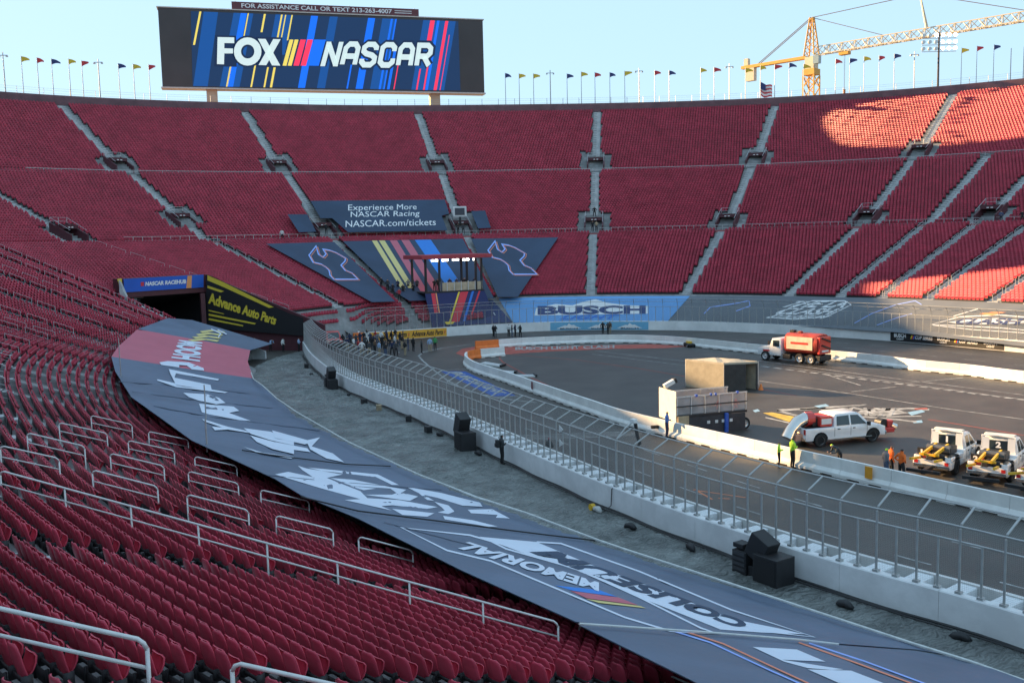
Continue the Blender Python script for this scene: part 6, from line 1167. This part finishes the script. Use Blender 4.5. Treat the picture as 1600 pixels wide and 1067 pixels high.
cm = thing('broadcast_camera', 'white broadcast camera on a head at the left end of the media platform', 'camera', (pl.location.x+math.cos(rz)*(-hx+.05), pl.location.y+math.sin(rz)*(-hx+.05), zt+.28), rz); MB().tube([(0, 0, -.75), (0, 0, .1)], .07, 8).build('stand', BLACK, cm); MB().beam((-.30, 0, .28), (.45, 0, .62), .32, .28).build('camera_body', WHITE, cm, bevel=.03); MB().beam((.40, 0, .60), (.55, 0, .67), .36, .3).build('lens_hood', BLACK, cm)
# ---- square canvas tent
c0, c1, c2 = gp(1131, 611), gp(1072, 603.5), gp(1184, 608.5); e1, e2 = (c1-c0)[:2], (c2-c0)[:2]; hT = z_at(1131, 568, c0)
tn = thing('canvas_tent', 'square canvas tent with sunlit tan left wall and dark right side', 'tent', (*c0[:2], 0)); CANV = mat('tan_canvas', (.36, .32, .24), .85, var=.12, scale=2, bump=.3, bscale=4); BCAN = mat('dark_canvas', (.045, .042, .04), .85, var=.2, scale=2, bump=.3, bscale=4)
def quad(name, p, q, z0, z1, m, th=.05):
    d = np.array(q)-np.array(p); n_ = np.array([-d[1], d[0]])/np.linalg.norm(d)*th; mb = MB(); mb.add([(*p, z0), (*q, z0), (*q, z1), (*p, z1), (*(np.array(p)+n_), z0), (*(np.array(q)+n_), z0), (*(np.array(q)+n_), z1), (*(np.array(p)+n_), z1)], [(0, 1, 2, 3), (7, 6, 5, 4), (0, 4, 5, 1), (1, 5, 6, 2), (2, 6, 7, 3), (3, 7, 4, 0)]); return mb.build(name, m, tn)
z_ = np.zeros(2); quad('front_wall', z_, e1, 0, hT, CANV); quad('side_wall', e2*.64, z_, 0, hT, BCAN); quad('back_wall', e1, e1+e2, 0, hT, CANV); quad('rear_wall', e1+e2, e2, 0, hT, CANV); quad('entrance_flap', e2, e2*.94, 0, hT, BCAN)
mb = MB(); N = 6; vs_ = [(*(e1*i/N+e2*j/N), hT+.02+.14*math.sin(math.pi*i/N)*math.sin(math.pi*j/N)+.03*((i*3+j*5) % 4)*(0 < i < N)*(0 < j < N)) for i in range(N+1) for j in range(N+1)]; mb.add(vs_, [(i*(N+1)+j, i*(N+1)+j+1, (i+1)*(N+1)+j+1, (i+1)*(N+1)+j) for i in range(N) for j in range(N)]); mb.build('roof', mat('roof_canvas', (.42, .38, .30), .85, var=.15, scale=1.5), tn)
for e_ in (z_, e1, e2, e1+e2): MB().beam((*e_, 0), (*e_, hT+.06), .09).build('corner_pole', STEEL, tn)
for a_, b_ in ((z_, e1), (e2, z_), (e1, e1+e2), (e1+e2, e2)): MB().beam((*a_, hT-.02), (*b_, hT-.02), .11, .16).build('valance', MATS['roof_canvas'], tn)
for f_ in (.25, .5, .75): MB().beam((*(e1*f_-e2/np.linalg.norm(e2)*.03), .02), (*(e1*f_-e2/np.linalg.norm(e2)*.03), hT-.1), .03).build('wall_seam', BCAN if f_ == .5 else CANV, tn)
o = MB().tube([(0, 0, 0), (0, 0, .05), (0, 0, .5)], [.22, .2, .04], 10).build('traffic_cone', ORG); o.location = gp(1189, 609); tag(o, 'small orange cone at the right corner of the canvas tent', 'cone')
# ================================================================ loudspeakers behind the near wall
GRL = mat('speaker_grille', (.012, .012, .013), .75, var=.25, scale=25, bump=.4, bscale=60)
def speaker(s_, label, sub=(1.25, 1.0, 1.15), top=(.85, .75, 1.35), rack=False, shift=0.0):
    p = NEARW.at(s_)+NEARW.left(s_)*.95; t = NEARW.tan(s_); g = thing('loudspeaker_stack', label, 'loudspeaker', (*p, .03), math.atan2(t[1], t[0]))
    MB().box((-.25+shift, 0, sub[2]/2), sub).build('subwoofer', BLACK, g, bevel=.02); MB().box((-.25+shift, sub[1]/2+.012, sub[2]/2), (sub[0]*.88, .02, sub[2]*.85)).build('grille', GRL, g)
    R_ = Matrix.Rotation(math.radians(-24), 3, 'Y'); MB().box((.35+shift, -.05, sub[2]*.55+top[2]*.62), top, R=R_).build('tilted_cabinet', BLACK, g, bevel=.03); MB().box((.35+shift, -.05, sub[2]*.2), (top[0]*.9, top[1]*.9, sub[2]*.4)).build('plinth', BLACK, g, bevel=.02)
    if rack:
        mb = MB(); mb.box((1.15, 0, .45), (.7, .7, .9)); mb.build('amplifier_rack', BLACK, g, bevel=.02)
        for z in (.2, .4, .6, .8): MB().box((1.15, .36, z), (.6, .03, .12)).build('rack_unit', mat('rack_face', (.05, .05, .055), .4), g)
        MB().box((1.3, 0, 1.05), (.5, .5, .18)).build('control_box', BLACK, g, bevel=.02)
    return g
speaker(NEARW.px(745, .3), 'tall black loudspeaker stack with square cabinet left of the backpacker'); speaker(NEARW.px(1232, .3), 'large black loudspeaker stack with amplifier rack at lower right', (1.15, 1.0, 1.05), (.9, .7, .95), True); speaker(NEARW.px(535, .3), 'black loudspeaker stack at the near wall below the bend of the fence', (.9, .8, .9), (.8, .7, 1.2), True); speaker(NEARW.px(468, .3)-1.5, 'black loudspeaker stack close to the bend of the near wall', (.9, .8, .9), (.7, .6, .8)); speaker(NEARW.px(462, .3)+5.5, 'farthest black loudspeaker box at the end of the near wall', (1.2, 1.0, 1.1), (.8, .7, .9))
for i, (x, y, lab) in enumerate(((655, 700, 'small dark equipment case with a red can behind the near wall'), (690, 712, 'flat black case on the sheeting left of the tall loudspeaker'), (705, 718, 'low black cable pile beside the tall loudspeaker'), (615, 683, 'small tan crate at the foot of the near wall'), (958, 806, 'coil of pale hose with a yellow roll at the near wall'), (1015, 833, 'black sandbag on the sheeting right of the hose coil'), (1105, 862, 'black sandbag left of the large loudspeaker stack'), (1345, 938, 'black sandbag right of the large loudspeaker stack'), (1535, 997, 'black sandbag near the lower right corner'), (470, 560, 'black cable heap at the near wall below the farthest loudspeakers'), (492, 590, 'black gear case at the near wall between two loudspeaker stacks'), (505, 606, 'low black cable heap left of the bend loudspeaker stack'), (560, 648, 'black cable heap just right of the bend loudspeaker stack'), (590, 665, 'small black gear case near the tan crate'), (770, 735, 'black sandbag beside the tall loudspeaker stack'))):
    s_ = NEARW.px(x, .1); p = NEARW.at(s_)+NEARW.left(s_)*(.85+.25*(i % 2)); t = NEARW.tan(s_); rz = math.atan2(t[1], t[0])+.3*(i % 3-1)
    nm = 'sandbag' if 'sandbag' in lab else 'cable_heap' if 'cable' in lab else 'equipment_case'; g = thing(nm, lab, 'bag' if nm == 'sandbag' else 'equipment', (*p, .03), rz); mm = mat('tan_crate', (.36, .27, .17), .8, var=.2) if lab.startswith('small tan') else BLACK if 'pale' not in lab else mat('hose_grey', (.5, .5, .48), .6)
    if 'case' in lab or 'crate' in lab: MB().box((0, 0, .2), (.55, .4, .4)).build('box', mm, g, bevel=.03); MB().box((0, 0, .43), (.57, .42, .06)).build('lid', mm, g, bevel=.01)
    else:
        mb = MB(); mb.tube([(-.32, 0, .08), (-.18, .05, .15), (0, -.03, .17), (.2, .04, .14), (.33, 0, .08)], [.05, .14, .15, .13, .05], 8); mb.build('bag' if nm == 'sandbag' else 'coil', mm, g, smooth=True)
        if 'yellow' in lab: MB().cyl((.42, .05, .18), .16, .22, 'y', 12).build('roll', VY, g)
    if 'red can' in lab: MB().cyl((.5, 0, .2), .12, .4, 'z', 10).build('can', VR, g)
# cable mast with small camera on the near fence
s_ = NEARW.px(962, 1.2); p = NEARW.at(s_)-NEARW.left(s_)*.25; inw_ = -NEARW.left(s_); g = thing('fence_camera', 'slim dark cable mast with small camera clamped to the near fence', 'camera', (*p, WH)); MB().tube([(0, 0, 0), (.02, 0, 2.3), (inw_[0]*.5, inw_[1]*.5, 2.75), (inw_[0]*.9, inw_[1]*.9, 3.0)], .04, 8).build('mast', FENCE, g); MB().box((inw_[0]*1.0, inw_[1]*1.0, 3.05), (.3, .24, .2)).build('camera_head', WHITE, g, bevel=.03); MB().tube([(inw_[0]*1.1, inw_[1]*1.1, 2.9), (inw_[0]*1.2, inw_[1]*1.2, 2.3), (inw_[0]*1.35, inw_[1]*1.35, 1.9), (inw_[0]*1.15, inw_[1]*1.15, 1.75)], .09, 8).build('cable_bundle', BLACK, g); MB().tube([(0, 0, .1), (-inw_[0]*.3, -inw_[1]*.3, -.1), (-inw_[0]*.35, -inw_[1]*.35, -.9), (-inw_[0]*.75, -inw_[1]*.75, -1.1)], .025, 6).build('cable', BLACK, g)
for i, z in enumerate((2.1, 1.35)):
    s_ = NEARW.px(876, 2.6); p = NEARW.at(s_)-NEARW.left(s_)*.1; t = NEARW.tan(s_); mb = MB(); mb.add([(*(p+t*.0), WH+z), (*(p-t*.42), WH+z-.18), (*(p+t*.0), WH+z-.4), (*(p+inw_*.03), WH+z), (*(p-t*.42+inw_*.03), WH+z-.18), (*(p+inw_*.03), WH+z-.4)], [(0, 1, 2), (5, 4, 3), (0, 3, 4, 1), (1, 4, 5, 2), (2, 5, 3, 0)]); o = mb.build('signal_pennant', WHITE); tag(o, ('upper white triangular marker on the near fence', 'lower white triangular marker on the near fence')[i], 'sign')
# ================================================================ broadcast stage in the far stand
tS, DS = td(703, 478, 0.3); P, n_, s_v = frame(tS); fr = P+n_*(-2.0); T0 = np.array([-s_v[0], -s_v[1]]) if (np.array(s_v)@CR[:2]) < 0 else np.array(s_v)
stg = thing('broadcast_stage', 'broadcast stage with red canopy roof, lights and striped front in the far stand', 'stage', (*fr, 0), math.atan2(T0[1], T0[0])); cx = (np.array([0, 0]))
def lx(x, y, z, dy=0.0):    # stage-local x for a pixel column
    P_ = fr+n_*dy; pr_ = plane_surf((*P_, 5), (*n_, 0))(np.array([float(x)]), np.array([float(y)]))[0]; return float((pr_[:2]-fr)@T0), float(pr_[2])
x0, zde = lx(664, 457, 0); x1, _ = lx(757, 451, 0); zr0 = lx(700, 405, 0)[1]; DP = 5.0; sy = 1 if (np.array([-T0[1], T0[0]])@n_) > 0 else -1
RDR = mat('canopy_red', (.42, .05, .065), .6, var=.08)
MB().box(((x0+x1)/2, sy*DP/2, zde-.1), (x1-x0, DP, .2)).build('deck', BLACK, stg); MB().box(((x0+x1)/2, sy*(DP/2-.4), zr0+.35), (x1-x0+1.6, DP+1.2, .55)).build('canopy_roof', RDR, stg, bevel=.05)
for x in (x0+.3, x0+2.4, x1-1.2, x1-.3):
    for y_ in (.25, DP-.3): MB().box((x, sy*y_, (zde+zr0)/2), (.26, .26, zr0-zde)).build('truss_leg', BLACK, stg)
MB().box(((x0+x1)/2+1.2, sy*.25, zde+.62), (x1-x0-3.2, .12, 1.15)).build('desk_front', mat('desk_tan', (.50, .40, .27), .6, var=.25, scale=1.5), stg)
for x in np.linspace(x0+2.4, x1-.3, 7): MB().box((x, sy*.16, zde+.68), (.08, .08, 1.3)).build('rail_post', WHITE, stg)
for i, x in enumerate(np.linspace(x0+1.6, x1-1.2, 9)): MB().cyl((x, sy*(.6+.5*(i % 2)), zr0-.15), .2, .26, 'z', 10).build('spot_lamp', mat('spot_glow', (1, .93, .8), .4, var=0, emit=2.2), stg)
SKN = mat('stage_skirt_blue', (.012, .02, .10), .7, var=.05); zsk = .9; mb = MB(); mb.add([(x0, 0, zde-.2), (x1, 0, zde-.2), (x1+.6, -sy*2.4, 1.35), (x0-.2, -sy*2.4, 1.35)], [(0, 1, 2, 3)]); mb.v += [(v[0], v[1], v[2]-.12) for v in mb.v]; mb.f += [(7, 6, 5, 4), (0, 4, 5, 1), (2, 6, 7, 3), (1, 5, 6, 2), (3, 7, 4, 0)]; mb.mi += [0]*5; mb.build('sloping_skirt', SKN, stg)
def skq(u0, u1, v0, v1, du, m):
    f = lambda u, v: (x0+(x1-x0)*u+v*.3, -sy*2.4*v, (zde-.2)+(1.35-zde+.2)*v+.03); MB().add([f(u0, v0), f(u1, v0), f(u1-du, v1), f(u0-du, v1)], [(0, 1, 2, 3)]).build('skirt_stripe', m, stg)
skq(.55, .58, 0, 1, .35, YPR); skq(.59, .72, 0, 1, .35, RPR); skq(.9, .93, 0, .8, .3, RPR); skq(.10, .16, 0, .6, .05, RPR); skq(.17, .19, 0, .6, .05, OPR); skq(.78, .82, .0, 1, .35, BPR)
for i, (u, y_, c, po) in enumerate(((.22, 1.2, 'black', 4), (.55, 2.6, 'black', 1), (.66, 2.4, 'charcoal', 1), (.78, 2.2, 'black', 0), (.90, 1.2, 'navy', 5), (.36, 2.9, 'black', 0))):
    q = fr+T0*(x0+(x1-x0)*u)+n_*y_; person((*q, zde), facing(q, CAM), c, 'black', po, 'person in '+c+' on the broadcast stage, '+['left by the camera', 'behind the middle of the desk', 'right of the middle of the desk', 'at the right half of the desk', 'at the right end', 'left of the desk middle'][i])
# crew seated on the stairs left of the stage
for i, (x, y, c) in enumerate(((596, 452, 'black'), (606, 455, 'charcoal'), (614, 462, 'black'), (622, 456, 'navy'), (630, 463, 'black'), (638, 455, 'grey'), (646, 462, 'black'), (652, 455, 'charcoal'), (624, 470, 'red'))):
    P_ = hit(np.array([float(x)]), np.array([float(y)]), .25)[0]; person(P_, facing(P_, CAM)+.5*(i % 3-1), c, 'black', (1, 0, 5)[i % 3], 'crew member in '+c+' left of the stage, '+['first', 'second', 'third', 'fourth', 'fifth', 'sixth', 'seventh', 'eighth', 'lowest'][i]+' from the left stairs' if i < 8 else 'crew member in red lowest on the stairs left of the stage', 'crew left of the stage')
# monitor above the portal
P_ = hit(np.array([719.]), np.array([350.]), 0)[0]; mz = z_at(719, 345, P_); rz = math.atan2(CR[1], CR[0]); g = thing('portal_monitor', 'white framed monitor standing above the portal right of the tickets tarpaulin', 'monitor', P_, rz); MB().box((0, 0, 2.0), (2.2, .18, 1.7)).build('frame', WHITE, g, bevel=.12); MB().box((0, -.11, 2.0), (1.6, .03, 1.15)).build('screen', mat('monitor_dark', (.06, .065, .08), .3), g); MB().box((0, 0, .55), (.3, .2, 1.2)).build('stand', BLACK, g)
# orange gate block and small props by the gate
o = thing('gate_block', 'orange and white gate block at the left end of the far wall', 'barrier', (*FARW.at(.2), 0)); t = FARW.tan(.4); rz = math.atan2(t[1], t[0]); o.rotation_euler = (0, 0, rz); MB().box((-.9, 0, .62), (1.5, .45, 1.24)).build('block', ORG, o, bevel=.04); MB().box((.0, .02, .66), (.3, .55, 1.32)).build('white_post', WHITE, o, bevel=.02)
# pit props inside the near inner barrier
for i, (x, y, lab) in enumerate(((768, 572, 'pale folded ramp lying inside the left bend of the inner barrier'), (785, 583, 'second pale ramp lying inside the inner barrier'), (815, 589, 'small pale equipment sled near the red painted line'))):
    p = gp(x, y); g = thing('ramp', lab, 'ramp', (*p[:2], .02), .6+i*.3); MB().prism([(-1.2, 0), (1.2, 0), (1.2, .10), (-1.0, .35-.08*i)], 'y', -.6, .6).build('plate', mat('pale_aluminium', (.55, .58, .58), .4, .3), g); MB().box((1.3, 0, .12), (.2, 1.2, .2)).build('edge_bar', BLACK, g)
p = gp(1077, 541.5); g = thing('pit_cart', 'low black and yellow cart beside the far inner barrier', 'cart', (*p[:2], 0), 2.7); MB().box((0, 0, .28), (2.0, .8, .25)).build('base', BLACK, g, bevel=.04); MB().box((.2, 0, .5), (.9, .5, .25)).build('engine', VY, g, bevel=.04)
for x in (-.7, .7):
    for y_ in (-.4, .4): wheel(g, x, y_, .2, .14)
